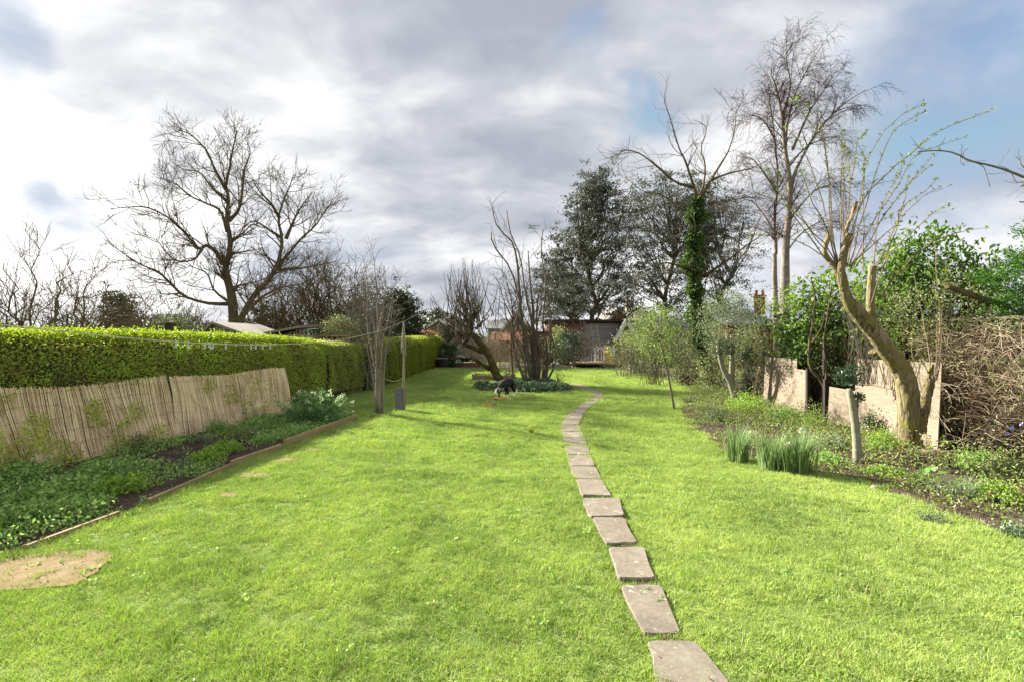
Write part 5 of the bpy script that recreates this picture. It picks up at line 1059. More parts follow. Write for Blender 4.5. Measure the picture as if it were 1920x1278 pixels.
for a in (
    (110, 935, .42, .16, 'border', 1500, .055, 'broad dark green leafy clump below the leftmost reed screen'),
    (30, 905, .40, .20, 'border', 1300, .05, 'dark green clump at the left edge under the climber'),
    (50, 985, .34, .14, 'border', 1100, .055, 'leafy clump near the bottom left edging'),
    (225, 925, .26, .14, 'fresh', 700, .055, 'light green leafy clump beside the white plant labels'),
    (250, 885, .3, .14, 'border', 700, .05, 'mid green clump at the foot of the screen beside the dark soil'),
    (180, 895, .3, .15, 'border', 900, .05, 'dense green clump against the screen left of the grassy tuft'),
    (150, 965, .28, .12, 'border', 700, .05, 'green clump touching the nearest edging board'),
    (262, 848, .2, .26, 'scrubgreen', 420, .035, 'reddish feathery plant standing against the reed screen'),
    (385, 868, .22, .12, 'fresh', 650, .05, 'bright green rosette plant beside the bare purple soil'),
    (420, 850, .26, .14, 'fresh', 750, .05, 'bright green leafy plant right of the bright rosette'),
    (345, 880, .15, .09, 'greyleaf', 320, .04, 'small grey green plant on the dark soil'),
    (405, 815, .22, .22, 'border', 650, .04, 'dark bluish green tuft at the foot of the screen'),
    (380, 830, .2, .12, 'greyleaf', 420, .035, 'low grey herb beside the gap in the screens'),
    (455, 825, .34, .16, 'scrubgreen', 1000, .04, 'yellowish green spreading herb behind the third board'),
    (500, 830, .28, .12, 'border', 700, .04, 'green clump against the third edging board'),
    (480, 800, .4, .14, 'border', 900, .045, 'green ground plant at the screen foot before the spurge'),
    (620, 790, .35, .12, 'border', 700, .045, 'green plants under the right side of the spurge'),
    (560, 815, .4, .12, 'border', 900, .045, 'green clump behind the tall pale board'),
    (1345, 790, .3, .2, 'greyleaf', 600, .04, 'grey green herb behind the leftmost daffodil leaves'),
    (1330, 775, .35, .18, 'scrubgreen', 700, .04, 'olive ground plant at the left tip of the right border'),
    (1300, 755, .4, .16, 'scrubgreen', 700, .045, 'low grey scrub beside the sapling foot'),
    (1395, 775, .34, .26, 'fresh', 900, .045, 'bright green plant beneath the far plywood sheet'),
    (1470, 790, .36, .22, 'border', 900, .045, 'green plant in front of the narrow plywood strip'),
    (1525, 800, .3, .2, 'fresh', 700, .045, 'green leafy plant before the dark gap'),
    (1560, 840, .3, .16, 'greyleaf', 650, .04, 'grey green plant left of the pale holly trunk'),
    (1545, 868, .24, .13, 'border', 500, .04, 'leafy tuft just right of the tallest daffodil leaves'),
    (1655, 850, .22, .3, 'fresh', 600, .04, 'pale green upright plant between holly trunk and pollarded tree'),
    (1632, 815, .14, .4, 'holly', 350, .045, 'thin dark holly sucker right of the pale trunk'),
    (1655, 890, .26, .08, 'fresh', 600, .035, 'flat yellow green mat in front of the holly trunk'),
    (1480, 850, .18, .12, 'holly', 260, .04, 'dark leafy tuft between daffodil clumps'),
    (1785, 925, .3, .10, 'greyleaf', 600, .035, 'pale grey green mat on the soil edge'),
    (1860, 935, .3, .16, 'fresh', 800, .04, 'bright green rosettes beside the grassy tuft at the right'),
    (1890, 900, .3, .28, 'scrubgreen', 700, .045, 'mixed leafy plant at the right edge below the dead vines'),
    (1905, 1005, .18, .09, 'greyleaf', 450, .035, 'small pale plant at the right lawn corner'),
    (1835, 880, .3, .2, 'border', 650, .045, 'leafy plant behind the grassy tuft'),
    (1750, 975, .16, .05, 'greyleaf', 200, .03, 'tiny pale plant on the bare soil at the right edge'),
    (1500, 762, .3, .2, 'border', 500, .045, 'green shoots at the foot of the far plywood'),
    (1815, 830, .45, .5, 'ivydark', 1800, .05, 'dark low ivy clump beneath the dead vine tangle'),
    (1900, 830, .4, .5, 'ivydark', 1400, .05, 'dark ivy at the right edge with violet flowers')):
    mound(*a)
# ground cover over both beds
def cover(label, n, f, m, size):
    q = f(n); mb = MB(); mb.leaves(q, size, up=.8); o = mb.build('ground_cover', M[m], kind='stuff', loc=(0, 0, 0)); tag(o, label, 'ground cover')
def fl(n):
    y = rng.uniform(3, 12.8, n); x = sx(y)+rng.uniform(0, 1, n)*(xl(y)-.05-sx(y)); k = vnoise(np.c_[x, y, 0*x], 2.2, 61); ok = (k > -.3+1.2*((y > 6.8) & (y < 8.6) & (x > -5.6))) & (x < -3.1); x, y, k = x[ok], y[ok], k[ok]; return np.c_[x, y, .03+np.abs(rng.normal(0, .05, len(x)))*(1+k)]
cover('low green leaves scattered over the soil of the left border', 26000, fl, 'border', .042)
cover('small yellowish leaves among the left border soil', 3000, fl, 'scrubgreen', .04)
def fr(n):
    y = rng.uniform(4, 24, n); x = xr(y)+.1+rng.uniform(0, 1, n)**.8*(7.4-xr(y)); k = vnoise(np.c_[x, y, 0*x], 1.9, 62); ok = k > -.25; x, y, k = x[ok], y[ok], k[ok]; return np.c_[x, y, .03+np.abs(rng.normal(0, .07, len(x)))*(1.3+k)*(.3+np.clip(x-xr(y), 0, 1))]
cover('low green leaves scattered over the soil of the right border', 42000, fr, 'scrubgreen', .045)
cover('brighter green seedlings among the right border soil', 26000, fr, 'fresh', .04)
cover('dead brown leaves lying on the right border soil', 4500, fr, 'brownleaf', .05)
# daffodils and strap tufts
def daff(px, py, w, h, n, label, fl_=(), m='strap', name='daffodil_clump', cat='daffodils', wd=.012, lean=.28, group=None):
    c = G(px, py); root = thing(name, label, cat, c, group); mb = MB(); b = c+np.c_[rng.normal(0, w*.5, n), rng.normal(0, w*.4, n), 0*np.zeros(n)]; az = np.arctan2(b[:, 1]-c[1], b[:, 0]-c[0])+rng.normal(0, .8, n); mb.blades(b, h, wd, lean, 5, az=az); mb.build('leaves', M[m], root, kind='stuff')
    for (fx_, fy_) in fl_:
        q = P(fx_, fy_, c[1]-.05); mb = MB(); mb.tubes(np.array([c+[0, 0, .05], (c+q)/2+[0, 0, .05], q])[None], np.full((1, 3), .003), 4); st_ = mb.build('flower_stem', M['strap'], root)
        mb = MB(); a = np.arange(6)*math.pi/3; d = np.c_[np.cos(a), 0*a-.3, np.sin(a)]; mb.leaves(q+d*.024, .05, d, aspect=.6, tint=.8); mb.lathe(q, [(.008, 0), (.013, .012), (.016, .02)], 8); mb.build('flower', M['petal'], st_)
    return root
daff(1386, 868, .14, .58, 190, 'leftmost daffodil clump at the lawn edge', [(1405, 812)])
daff(1447, 882, .17, .54, 220, 'middle daffodil clump, lower and wider', [])
daff(1497, 888, .16, .64, 240, 'rightmost and tallest daffodil clump with a cream flower', [(1477, 832), (1500, 806)])
daff(1806, 935, .12, .3, 170, 'bluish grassy tuft in the right border', (), 'greyleaf', 'grass_tuft', 'grass tuft', .005, .5)
daff(240, 905, .09, .26, 110, 'upright grassy tuft in the left border near the white labels', (), 'strap', 'grass_tuft', 'grass tuft', .007, .35)
daff(690, 782, .25, .14, 160, 'rough grass around the foot of the twiggy shrub', (), 'fresh', 'grass_tuft', 'grass tuft', .008, .5)
# broad-leaved plant: each leaf its own part
root = thing('broad_leaved_plant', 'plant with big pale green paddle leaves near the right soil patch', 'plant', G(1728, 908)); c = G(1728, 908)
for (a, b, s_, rz_) in ((1700, 884, .17, 2.6), (1733, 882, .13, 1.6), (1762, 900, .15, .2), (1745, 908, .16, -.6), (1712, 902, .13, 3.4), (1770, 886, .13, .7), (1727, 896, .12, -1.5), (1750, 878, .12, 1.2)):
    tip = P(a, b, c[1]+.1*math.sin(rz_)); d = nrm(tip-c-[0, 0, .02]); side = nrm(np.cross(d, [0, 0, 1])); nn = np.cross(side, d); rows = []
    for f in np.linspace(-.5, .5, 6):
        w = s_*.42*math.sqrt(max(.03, 1-(2*f*.95)**2)); rows.append([tip+d*f*s_+side*w*g_+nn*(.12*abs(g_)*s_-.5*s_*f*f) for g_ in (-1, -.5, 0, .5, 1)])
    mb = MB(); mb.grid(rows, tint=rng.uniform(.2, .9)); mb.tubes(np.array([c+[0, 0, .02], (c+tip)/2+[0, 0, .05], tip-d*s_*.4])[None], np.full((1, 3), .006), 4); mb.build('leaf', M['broad'], root, smooth=True)
# violet flowers
root = thing('periwinkle', 'few small violet flowers at the right edge in dark ivy', 'flowers', P(1905, 800, 6.6)*[1, 1, 0])
for (a, b) in ((1897, 801), (1915, 794), (1888, 812)):
    q = P(a, b, 6.15); mb = MB(); a_ = np.arange(5)*1.257; d = np.c_[np.cos(a_), 0*a_-.3, np.sin(a_)]; mb.leaves(q+d*.014, .034, d, aspect=.8); mb.build('flower', M['violet'], root)
# spurge bush
c = G(590, 795); root = thing('spurge_bush', 'pale tipped spurge bush at the far end of the reed screen', 'bush', c); mb = MB(); mb2 = MB(); mb3 = MB()
tips = c+np.c_[rng.normal(0, .42, 85), rng.normal(0, .3, 85), rng.uniform(.3, .78, 85)]; tips[:, 2] -= .25*np.abs(tips[:, 0]-c[0])
p, r = stems(mb3, c, tips, .008, .004, 8, .05, 4, spread=.1, bow=-.05)
for k in range(2, 8): q = np.repeat(p[:, k], 8, 0); mb.leaves(q+rng.normal(0, .03, q.shape), .075, aspect=.22, up=.1)
kk = rng.uniform(0, 1, 85) < .45; q = np.repeat(p[kk, -1], 10, 0); mb2.leaves(q+rng.normal(0, .022, q.shape), .04, aspect=.6, up=1)
mb.build('leaves', M['euph'], root, kind='stuff'); mb2.build('bracts', M['palebract'], root, kind='stuff'); mb3.build('stems', M['strap'], root, kind='stuff')
# white plant labels
for (a, b, lab) in ((236, 918, 'taller white plant label stuck in the left border'), (128, 950, 'shorter white plant label tilted in the left border')):
    c = G(a, b); mb = MB(); mb.beam(c+[0, 0, 0], c+[.01, .0, .12 if a > 200 else .08], .02, .003, up=(0, 1, 0)); o = mb.build('plant_label', M['white']); tag(o, lab, 'plant label', 'white plant labels')
# stones by the right bed edge
for (a, b, s_, lab) in ((1640, 918, .055, 'small tan stone at the edge of the bare soil'), (1662, 905, .04, 'smaller stone just behind the tan stone'), (1688, 962, .03, 'smallest stone on the lawn edge')):
    c = G(a, b); mb = MB(); u = np.linspace(0, math.pi, 6); prof = [(max(.002, s_*math.sin(q)*rng.uniform(.85, 1.1)), s_*.45-s_*.7*math.cos(q)) for q in u]; mb.lathe(c, prof, 9); o = mb.build('stone', M['stone']); tag(o, lab, 'stone', 'stones at the right bed edge')

# ---- litter, daisies and broad-leaved weeds in the lawn
n = 900; y = rng.uniform(2.2, 14, n); x = rng.uniform(-5, 5, n); ok = (x > xl(y)+.1) & (x < xr(y)-.1); x, y = x[ok], y[ok]
mb = MB(); mb.leaves(np.c_[x, y, .045+0*x], .022, aspect=.6, up=0); o = mb.build('fallen_leaves', M['brownleaf'], kind='stuff', loc=(0, 0, 0)); tag(o, 'small dry brown leaf fragments scattered on the lawn', 'leaf litter')
n = 260; y = rng.uniform(2.4, 13, n); x = rng.uniform(-5, 5, n); ok = (x > xl(y)+.3) & (x < xr(y)-.3); x, y = x[ok], y[ok]; k = rng.poisson(9, len(x)); ix = np.repeat(np.arange(len(x)), k)
mb = MB(); q = np.c_[x[ix], y[ix], np.full(len(ix), .042)]+rng.normal(0, .03, (len(ix), 3))*[1, 1, .15]; mb.leaves(q, .03, aspect=.7, up=1.5); o = mb.build('lawn_weeds', M['border'], kind='stuff', loc=(0, 0, 0)); tag(o, 'darker broad leaved weeds growing through the lawn', 'weeds')
# ================================================================ BEYOND THE LAWN
def house(name, label, cat, px0, px1, Y, eave, ridge, depth, mw, mr, gable=False, wins=(), chim=None, barge=False, group=None, base=639+30, wall_only=False):
    """simple house: front faces the camera; gable=True puts the gable to the front"""
    x0, x1 = (px0-960)*Y/F, (px1-960)*Y/F; ze, zr = H-(eave-HY)*Y/F, H-(ridge-HY)*Y/F; xm = (x0+x1)/2
    root = thing(name, label, cat, (xm, Y+depth/2, 0), group); mb = MB()
    if gable:
        v = [(x0, Y, 0), (x1, Y, 0), (x1, Y, ze), (xm, Y, zr), (x0, Y, ze)]; v2 = [(a, Y+depth, c) for a, b, c in v]; mb.add(v+v2, [[0, 1, 2, 4], [6, 5, 9, 7], [1, 6, 7, 2], [5, 0, 4, 9]], [[4, 2, 3], [9, 8, 7]])
    else: mb.box((xm, Y+depth/2, ze/2), (x1-x0, depth, ze))
    mb.build('wall', mw, root); mb = MB(); o_ = .35; t_ = .16
    if gable:
        for s_, xe in ((-1, x0), (1, x1)):
            dx = (xe-xm); sl = (zr-ze)/abs(dx); a = np.array([xm, 0, zr+.05]); b = np.array([xe+s_*o_, 0, ze-o_*sl+.05])
            vv = [[*(a+[0, Y-.3, 0])], [*(b+[0, Y-.3, 0])], [*(b+[0, Y+depth+.3, 0])], [*(a+[0, Y+depth+.3, 0])]]; vv += [[p[0], p[1], p[2]+t_] for p in vv]
            mb.add(vv, [[0, 3, 2, 1], [4, 5, 6, 7], [0, 1, 5, 4], [1, 2, 6, 5], [2, 3, 7, 6], [3, 0, 4, 7]])
    else:
        ym = Y+depth/2; v = [(x0-.3, Y-.3, ze), (x1+.3, Y-.3, ze), (x1+.3, ym, zr), (x0-.3, ym, zr), (x1+.3, Y+depth+.3, ze), (x0-.3, Y+depth+.3, ze)]; v += [(a, b, c+t_) for a, b, c in v]
        mb.add(v, [[6, 7, 8, 9], [9, 8, 10, 11], [0, 1, 7, 6], [0, 3, 2, 1], [3, 5, 4, 2], [5, 11, 10, 4]], [[1, 2, 8], [1, 8, 7], [2, 4, 10], [2, 10, 8], [0, 6, 9], [0, 9, 3], [3, 9, 11], [3, 11, 5]])
    rf = mb.build('roof', mr, root)
    if barge:
        for s_, xe in ((-1, x0), (1, x1)):
            sl = (zr-ze)/abs(xe-xm); mb = MB(); mb.beam((xm, Y-.36, zr+.06), (xe+s_*o_, Y-.36, ze-o_*sl+.06), .06, .26); mb.build('bargeboard', M['white'], root)
    for (wx, wy, ww, wh) in wins:
        c = P(wx, wy, Y-.04); w_, h_ = ww*Y/F, wh*Y/F; mb = MB(); mb.box(c, (w_, .10, h_)); fr = mb.build('window', M['white'], root)
        for s_ in (-1, 1): mb = MB(); mb.box(c+[s_*w_*.24, -.055, 0], (w_*.38, .02, h_*.8)); mb.build('pane', M['glass'], fr)
    if chim:
        c = P(chim[0], (chim[1]+chim[2])/2, Y+depth/2); h_ = (chim[2]-chim[1])*(Y+depth/2)/F; mb = MB(); mb.box(c, (chim[3]*Y/F, .8, h_)); mb.box(c+[0, 0, h_/2+.08], (chim[3]*Y/F+.15, .95, .16))
        for s_ in (-.25, .25): mb.lathe(c+[s_, 0, h_/2+.16], [(.12, 0), (.10, .35), (.12, .4)], 8)
        mb.build('chimney', chim[4], rf)
    return root
house('house', 'brown brick house with two white edged gables far left of the apple tree', 'house', 796, 850, 60, 618, 600, 9, M['brownbrick'], M['tile'], True, [(823, 626, 6, 5)], None, True)
house('house', 'brown tiled roof wing behind the white edged gable', 'house', 818, 878, 66, 612, 592, 9, M['brownbrick'], M['tile'], True, (), None, True)
house('house', 'tan gabled house with a white window behind the many stemmed tree', 'house', 945, 992, 58, 614, 586, 9, M['tanwall'], M['tile'], True, [(969, 607, 12, 10)], None, True)
house('house', 'green grey roofed house left of the tan gable', 'house', 915, 952, 62, 618, 600, 8, M['slate'], M['slate'], False)
house('house', 'red brick gabled house behind the grey shed', 'house', 1140, 1180, 56, 600, 578, 9, M['brick'], M['tile'], True, [(1163, 606, 8, 11)], None, True)
house('house', 'brown roofed house with a tan chimney right of the red gable', 'house', 1176, 1225, 60, 606, 580, 9, M['brick'], M['tile'], False, (), (1180, 566, 584, 14, M['tanwall']))
house('house', 'grey roofed building behind the sapling', 'house', 1185, 1320, 40, 622, 600, 8, M['clad'], M['slate'], False)
house('house', 'pale gabled outbuilding edge right of the grey shed', 'outbuilding', 1160, 1186, 36, 625, 603, 4, M['tanwall'], M['slate'], True, (), None, True)
house('house', 'brown roofed building with a red chimney right of the ivy tree', 'house', 1365, 1450, 34, 610, 584, 7, M['redbrown'], M['slate'], False, (), (1424, 558, 590, 12, M['brick']))
# big wooden outbuilding with cladding boards
Y = 37; x0, x1 = (1028-960)*Y/F, (1162-960)*Y/F; zt = H-(604-HY)*Y/F
root = thing('barn', 'long low wooden outbuilding with grey boards and dark reddish doors', 'outbuilding', ((x0+x1)/2, Y+2, 0))
mb = MB(); mb.box(((x0+x1)/2, Y+2.1, zt/2), (x1-x0, 4, zt)); mb.build('wall', M['redbrown'], root)
xa = (1096-960)*Y/F; bd = None
for k in range(17):
    z = .25+k*.175; mb = MB(); mb.beam((xa, Y+.055-.0, z), (x1-.05, Y+.055, z), .05, .165, tint=rng.uniform(0, 1)); mb.build('cladding_board', M['clad'], root)
mb = MB(); mb.box(((x0+x1)/2, Y+1.9, zt+.09), (x1-x0+.6, 4.8, .16)); mb.build('roof', M['dark'], root)
mb = MB(); mb.box(((1050-960)*Y/F, Y+.06, 1.1), (1.4, .06, 2.1)); mb.build('door', M['dark'], root)
mb = MB(); mb.box(((1018-960)*Y/F, Y-.6, H+12*Y/F*.0+.45), (1.9, .06, .55)); o = mb.build('fascia_panel', M['redbrown'])
tag(o, 'red painted panel left of the wooden outbuilding', 'panel'); mb = None
root = thing('shed', 'small dark reddish shed left of the wooden outbuilding', 'shed', ((1015-960)*38/F, 39, 0)); c = P(1012, 639, 38.5); mb = MB(); mb.box((c[0], 39, 1.0), (2.4, 1.6, 2.0)); mb.build('wall', M['redbrown'], root)
mb = MB(); mb.box((c[0], 39, 2.07), (2.7, 2.0, .12)); mb.build('roof', M['brick'], root); mb = MB(); mb.box((c[0]+.3, 38.17, .95), (.8, .05, 1.8)); mb.build('door', M['dark'], root)
root = thing('greenhouse', 'orange tiled low roof on posts behind the weeping tree', 'shelter', P(965, 639, 42)*[1, 1, 0]); x0, x1 = (920-960)*42/F, (1002-960)*42/F
mb = MB(); mb.add([(x0, 41, 1.75), (x1, 41, 1.75), (x1, 43, 2.5), (x0, 43, 2.5), (x0, 41, 1.85), (x1, 41, 1.85), (x1, 43, 2.6), (x0, 43, 2.6)], [[4, 5, 6, 7], [0, 3, 2, 1], [0, 1, 5, 4], [2, 3, 7, 6], [1, 2, 6, 5], [3, 0, 4, 7]]); mb.build('roof', M['redtile'], root)
for x in np.linspace(x0+.1, x1-.1, 4): mb = MB(); mb.box((x, 41.1, .87), (.1, .1, 1.74)); mb.build('post', M['post'], root)
mb = MB(); mb.box(((x0+x1)/2, 43.1, 1.2), (x1-x0, .1, 2.4)); mb.build('wall', M['tanwall'], root)
# ladder
Y = 34; root = thing('ladder', 'pale ladder leaning on the grey boards', 'ladder', P(1125, 690, Y)*[1, 1, 0])
def lp(f, s_): return np.array([(1124+f*1.0+s_*6.2-960)*Y/F, Y+2.6*f, .05+3.0*f])
for s_ in (-1, 1): mb = MB(); mb.beam(lp(0, s_), lp(1, s_), .055, .05); mb.build('rail', M['felt'], root)
for f in np.linspace(.06, .95, 10): mb = MB(); mb.beam(lp(f, -1), lp(f, 1), .04, .04); mb.build('rung', M['felt'], root)
# terrace with arched trellis and statue
Y = 32; root = thing('terrace', 'low raised pale terrace with a dark shaded edge beyond the lawn', 'terrace', P(1118, 690, Y)*[1, 1, 0]); xa, xb = (1074-960)*Y/F, (1158-960)*Y/F
mb = MB(); mb.box(((xa+xb)/2, Y+.75, .33), (xb-xa, 1.6, .1)); mb.build('deck', M['tanwall'], root); mb = MB(); mb.box(((xa+xb)/2, Y+.8, .14), (xb-xa-.5, 1.2, .28)); mb.build('base', M['dark'], root)  # dark base colour stands in for the shadow under the deck
def arch(pa, pb, top, bot, Y, label):
    root = thing('arched_trellis', label, 'trellis', P((pa+pb)/2, bot, Y)*[1, 1, 0]); k = Y/F; x0, x1 = (pa-960)*k, (pb-960)*k; z1 = H-(top-HY)*k; z0 = .38
    for x in (x0, x1): mb = MB(); mb.box((x, Y, (z0+z1)/2), (.07, .05, z1-z0)); mb.build('post', M['white'], root)
    mb = MB(); mb.beam((x0-.1, Y, z1), (x1+.1, Y, z1), .05, .06); mb.build('top_rail', M['white'], root)
    n = 13; a = np.linspace(0, math.pi, n); r_ = (x1-x0)/2-.06; q = np.c_[(x0+x1)/2+r_*np.cos(a), 0*a+Y, z1-.08-r_+r_*np.sin(a)]; mb = MB(); mb.tubes(q, np.full(n, .025), 4); mb.build('arch', M['white'], root)
    mb = MB(); 
    for f in (.33, .66): mb.tubes(np.array([[x0+(x1-x0)*f, Y+.02, z0], [x0+(x1-x0)*f, Y+.02, z1-.1]]), np.full(2, .015), 4)
    mb.build('bars', M['white'], root)
arch(1097, 1115, 651, 681, 33.2, 'left white arched trellis panel on the terrace'); arch(1117, 1133, 651, 681, 33.25, 'middle white arched trellis panel before the ladder'); arch(1135, 1152, 653, 681, 33.2, 'right white arched trellis panel behind the yellow statue')
c = P(1141, 639, 32.9)*[1, 1, 0]+[0, 0, .38]; root = thing('statue', 'yellow stone seated figure statue on the terrace', 'statue', c)
mb = MB(); mb.lathe(c, [(.34, 0), (.33, .10), (.27, .16)], 12); mb.build('plinth', M['yellow'], root)
mb = MB(); mb.lathe(c, [(.30, .14), (.34, .26), (.25, .42), (.17, .55), (.19, .66), (.15, .76), (.08, .80)], 12)
for s_ in (-1, 1): mb.tubes(np.array([c+[s_*.17, 0, .70], c+[s_*.27, -.06, .5], c+[s_*.10, -.2, .4]])[None], np.array([[.06, .055, .045]]), 6, cap=True); mb.tubes(np.array([c+[s_*.12, -.05, .22], c+[s_*.3, -.2, .2], c+[-s_*.05, -.3, .2]])[None], np.array([[.10, .09, .06]]), 6, cap=True)
mb.build('figure', M['yellow'], root, smooth=True); mb = MB(); mb.lathe(c+[0, 0, .78], [(.02, 0), (.09, .03), (.12, .11), (.11, .19), (.06, .25), (.04, .30), (.005, .32)], 10); mb.build('head', M['yellow'], root, smooth=True)
root = thing('garden_table', 'orange topped small table behind the trellis', 'table', P(1133, 639, 34.2)*[1, 1, 0]); c = P(1131, 639, 34.2); mb = MB(); mb.box((c[0], 34.2, 1.42), (1.0, .6, .07)); mb.build('tabletop', M['redtile'], root)
for dx in (-.4, .4):
    for dy in (-.2, .2): mb = MB(); mb.box((c[0]+dx, 34.2+dy, .69), (.05, .05, 1.38)); mb.build('leg', M['post'], root)
# dark evergreen beside terrace, ivy column etc.
leafbush('conifer_bush', 'dark green evergreen left of the terrace', 'bush', P(1064, 655, 31), (.75, .7, 1.35), M['ivydark'], 90, 26, .18, .12, M['twig'], 10, 0)
leafbush('conifer_bush', 'grey green bush in front of the wooden outbuilding', 'bush', P(1046, 645, 33), (.8, .7, 1.2), M['scrubgreen'], 80, 24, .2, .12, M['twig'], 10, 0)
leafbush('ivy_column', 'very dark ivy column at the end of the left hedge', 'ivy', P(843, 655, 33.5), (.65, .6, 1.75), M['ivydark'], 120, 30, .15, .12, M['twig'], 10, 0, .6, .3)
leafbush('red_shrub', 'red leaved shrub above the end of the left hedge', 'bush', P(787, 634, 38), (.65, .6, .55), M['redleaf'], 40, 24, .15, .12, M['twig'], 10, 0)
leafbush('brown_shrub', 'reddish brown clipped shrub behind the far hedge end', 'bush', P(808, 636, 39), (.9, .6, .6), M['brownleaf'], 50, 24, .15, .12, M['twig'], 10, 0)
scrub('bare_hedge', 'reddish brown bare twig hedge behind the apple tree', 'hedge', 930, 30, 628, 32, 50, M['straw'], M['straw'], 3, .7, .02, .009, shape=6, spreadb=1)
scrub('bare_hedge', 'brown bare twig hedge behind the many stemmed tree', 'hedge', 990, 31, 630, 40, 60, M['straw'], M['straw'], 3, .7, .02, .009, shape=6, spreadb=1)
scrub('bare_hedge', 'grey bare twigs hanging before the wooden outbuilding', 'shrub', 1085, 33, 610, 30, 30, M['greytwig'], M['greytwig'], 2.6, 1.1, .02, .009, shape=3)
# pots, bins and beds at the end of the left hedge
def bucket(name, label, c, r, h, m, cat='pot'):
    mb = MB(); mb.lathe(c, [(.01, 0), (r*.8, 0), (r, h*.9), (r*1.08, h*.9), (r*1.08, h), (r*.92, h), (r*.88, h*.8), (.01, h*.78)], 14); o = mb.build(name, m); tag(o, label, cat)
Yk = 31.5
bucket('plant_pot', 'large terracotta pot at the end of the left hedge', G(811, 690)*[1, 1, 0], .32, .52, M['terracotta'])
bucket('tub', 'black plastic tub right of the terracotta pot', G(829, 690.5)*[1, 1, 0], .36, .58, M['blackpl'], 'tub')
mb = MB(); mb.box(P(822, 671, 31.6), (1.25, .6, .04)); mb.box(P(810, 681, 31.9), (.06, .4, .62)); mb.box(P(836, 681, 31.9), (.06, .4, .62)); o = mb.build('plank_shelf', M['post']); tag(o, 'weathered plank lying across pot and tub', 'shelf')
mb = MB(); mb.box((P(866, 680, 34)[0], 34, .12), (2.9, .12, .24)); mb.box((P(866, 680, 34)[0], 34.9, .12), (2.9, .12, .24)); o = mb.build('raised_bed', M['redbrown']); tag(o, 'low reddish timber bed beyond the left lawn end', 'raised bed')
mb = MB(); v = P(874, 668, 35); b0 = v*[1, 1, 0]
root = thing('wheelbarrow', 'dark wheelbarrow standing beyond the lawn left of the apple tree', 'wheelbarrow', b0)
mb.add([b0+[-.5, -.3, .6], b0+[.45, -.3, .6], b0+[.45, .3, .6], b0+[-.5, .3, .6], b0+[-.25, -.2, .3], b0+[.3, -.2, .3], b0+[.3, .2, .3], b0+[-.25, .2, .3]], [[4, 7, 6, 5], [0, 1, 5, 4], [1, 2, 6, 5], [2, 3, 7, 6], [3, 0, 4, 7]]); mb.build('tray', M['blackpl'], root)
for s_ in (-.22, .22): mb = MB(); mb.beam(b0+[.5, s_, .3], b0+[-.9, s_, .95], .04, .04); mb.build('handle', M['white'], root); mb = MB(); mb.beam(b0+[-.2, s_, .35], b0+[-.3, s_, 0], .03, .03); mb.build('leg', M['blackpl'], root)
a = np.linspace(0, 2*np.pi, 15); mb = MB(); mb.tubes(b0+np.c_[.55+.16*np.cos(a), 0*a, .2+.16*np.sin(a)], np.full(15, .04), 6); mb.build('wheel', M['blackpl'], root)
bucket('watering_pot', 'small green plastic tub in front of the wheelbarrow', G(858, 683)*[1, 1, 0]+[0, 2, 0], .3, .24, M['teal'], 'tub')
bucket('terracotta_pot', 'terracotta pot beside the white bags left of the terrace', G(1056, 684)*[1, 1, 0], .26, .55, M['terracotta'])
# white stuff on the end wall
mb = MB(); x0, x1 = (965-960)*30/F*1.0, (1068-960)*30/F
root = thing('low_wall', 'low grey stone wall ending the lawn behind the island', 'wall', ((x0+x1)/2, 30.6, 0))
for k in range(22):
    f = k/21; mb = MB(); mb.box((x0+(x1-x0)*f, 30.6+rng.normal(0, .03), .12), (.155, .26, .24+rng.uniform(-.02, .03)), jit=.008, tint=rng.uniform(0, 1)); mb.build('stone', M['stone'], root)
for k, (px, lab) in enumerate(((1041, 'pale sack lying on the low wall by the terracotta pot'),)):
    c = P(px, 678, 30.6); mb = MB(); mb.lathe([c[0], 30.6, .26], [(.01, 0), (.26, .04), (.28, .12), (.16, .22), (.01, .25)], 10); o = mb.build('sack', M['white']); tag(o, lab, 'sack')
# soil strip beyond the lawn end
mb = MB(); mb.grid([[(x, y, .005) for x in np.linspace(-5.2, 8, 12)] for y in (30.4, 33, 36)]); mb.build('bare_earth', M['soil'], kind='structure', loc=(0, 0, 0))
# back garden fence closing the view
root = thing('back_fence', 'dull wooden fence closing the garden behind the sheds', 'fence', (0, 45, 0))
for k in range(44):
    x = -16+k*.9; mb = MB(); mb.box((x, 45+.01*(k % 2), .85), (.88, .05, 1.7), tint=rng.uniform(0, 1)); mb.build('panel', M['post'], root)

# ================================================================ ISLAND, PLANTER, DOG, TOYS
cI = G(1000, 722)
def ring(px, py, rx, ry): return None
mb = MB(); cc = []
for (px, py, Y_, w, h, n) in ((905, 722, 18.2, .32, .30, 700), (928, 728, 17.8, .3, .26, 500), (968, 728, 17.6, .5, .34, 1100), (1000, 730, 17.2, .5, .32, 1200), (1035, 732, 17.2, .5, .30, 1200), (1055, 730, 17.6, .32, .24, 700),
                      (985, 718, 19.2, .6, .32, 900), (1020, 722, 19, .6, .30, 900), (945, 722, 18.6, .4, .25, 600), (1042, 726, 18.3, .35, .22, 500)):
    c = P(px, 639, Y_)*[1, 1, 0]; q = c+np.c_[rng.normal(0, w*.5, n), rng.normal(0, w*.45, n), np.zeros(n)]; rr = ((q[:, :2]-c[:2])**2).sum(1)/(w*w*1.6); q[:, 2] = h*np.sqrt(np.maximum(.05, 1-rr))*rng.uniform(.3, 1.05, n)+.02; mb.leaves(q, .085, aspect=.7, up=.7)
o = mb.build('ivy_island', M['variegated'], kind='stuff'); tag(o, 'low mound of variegated ivy around the many stemmed tree', 'ivy')
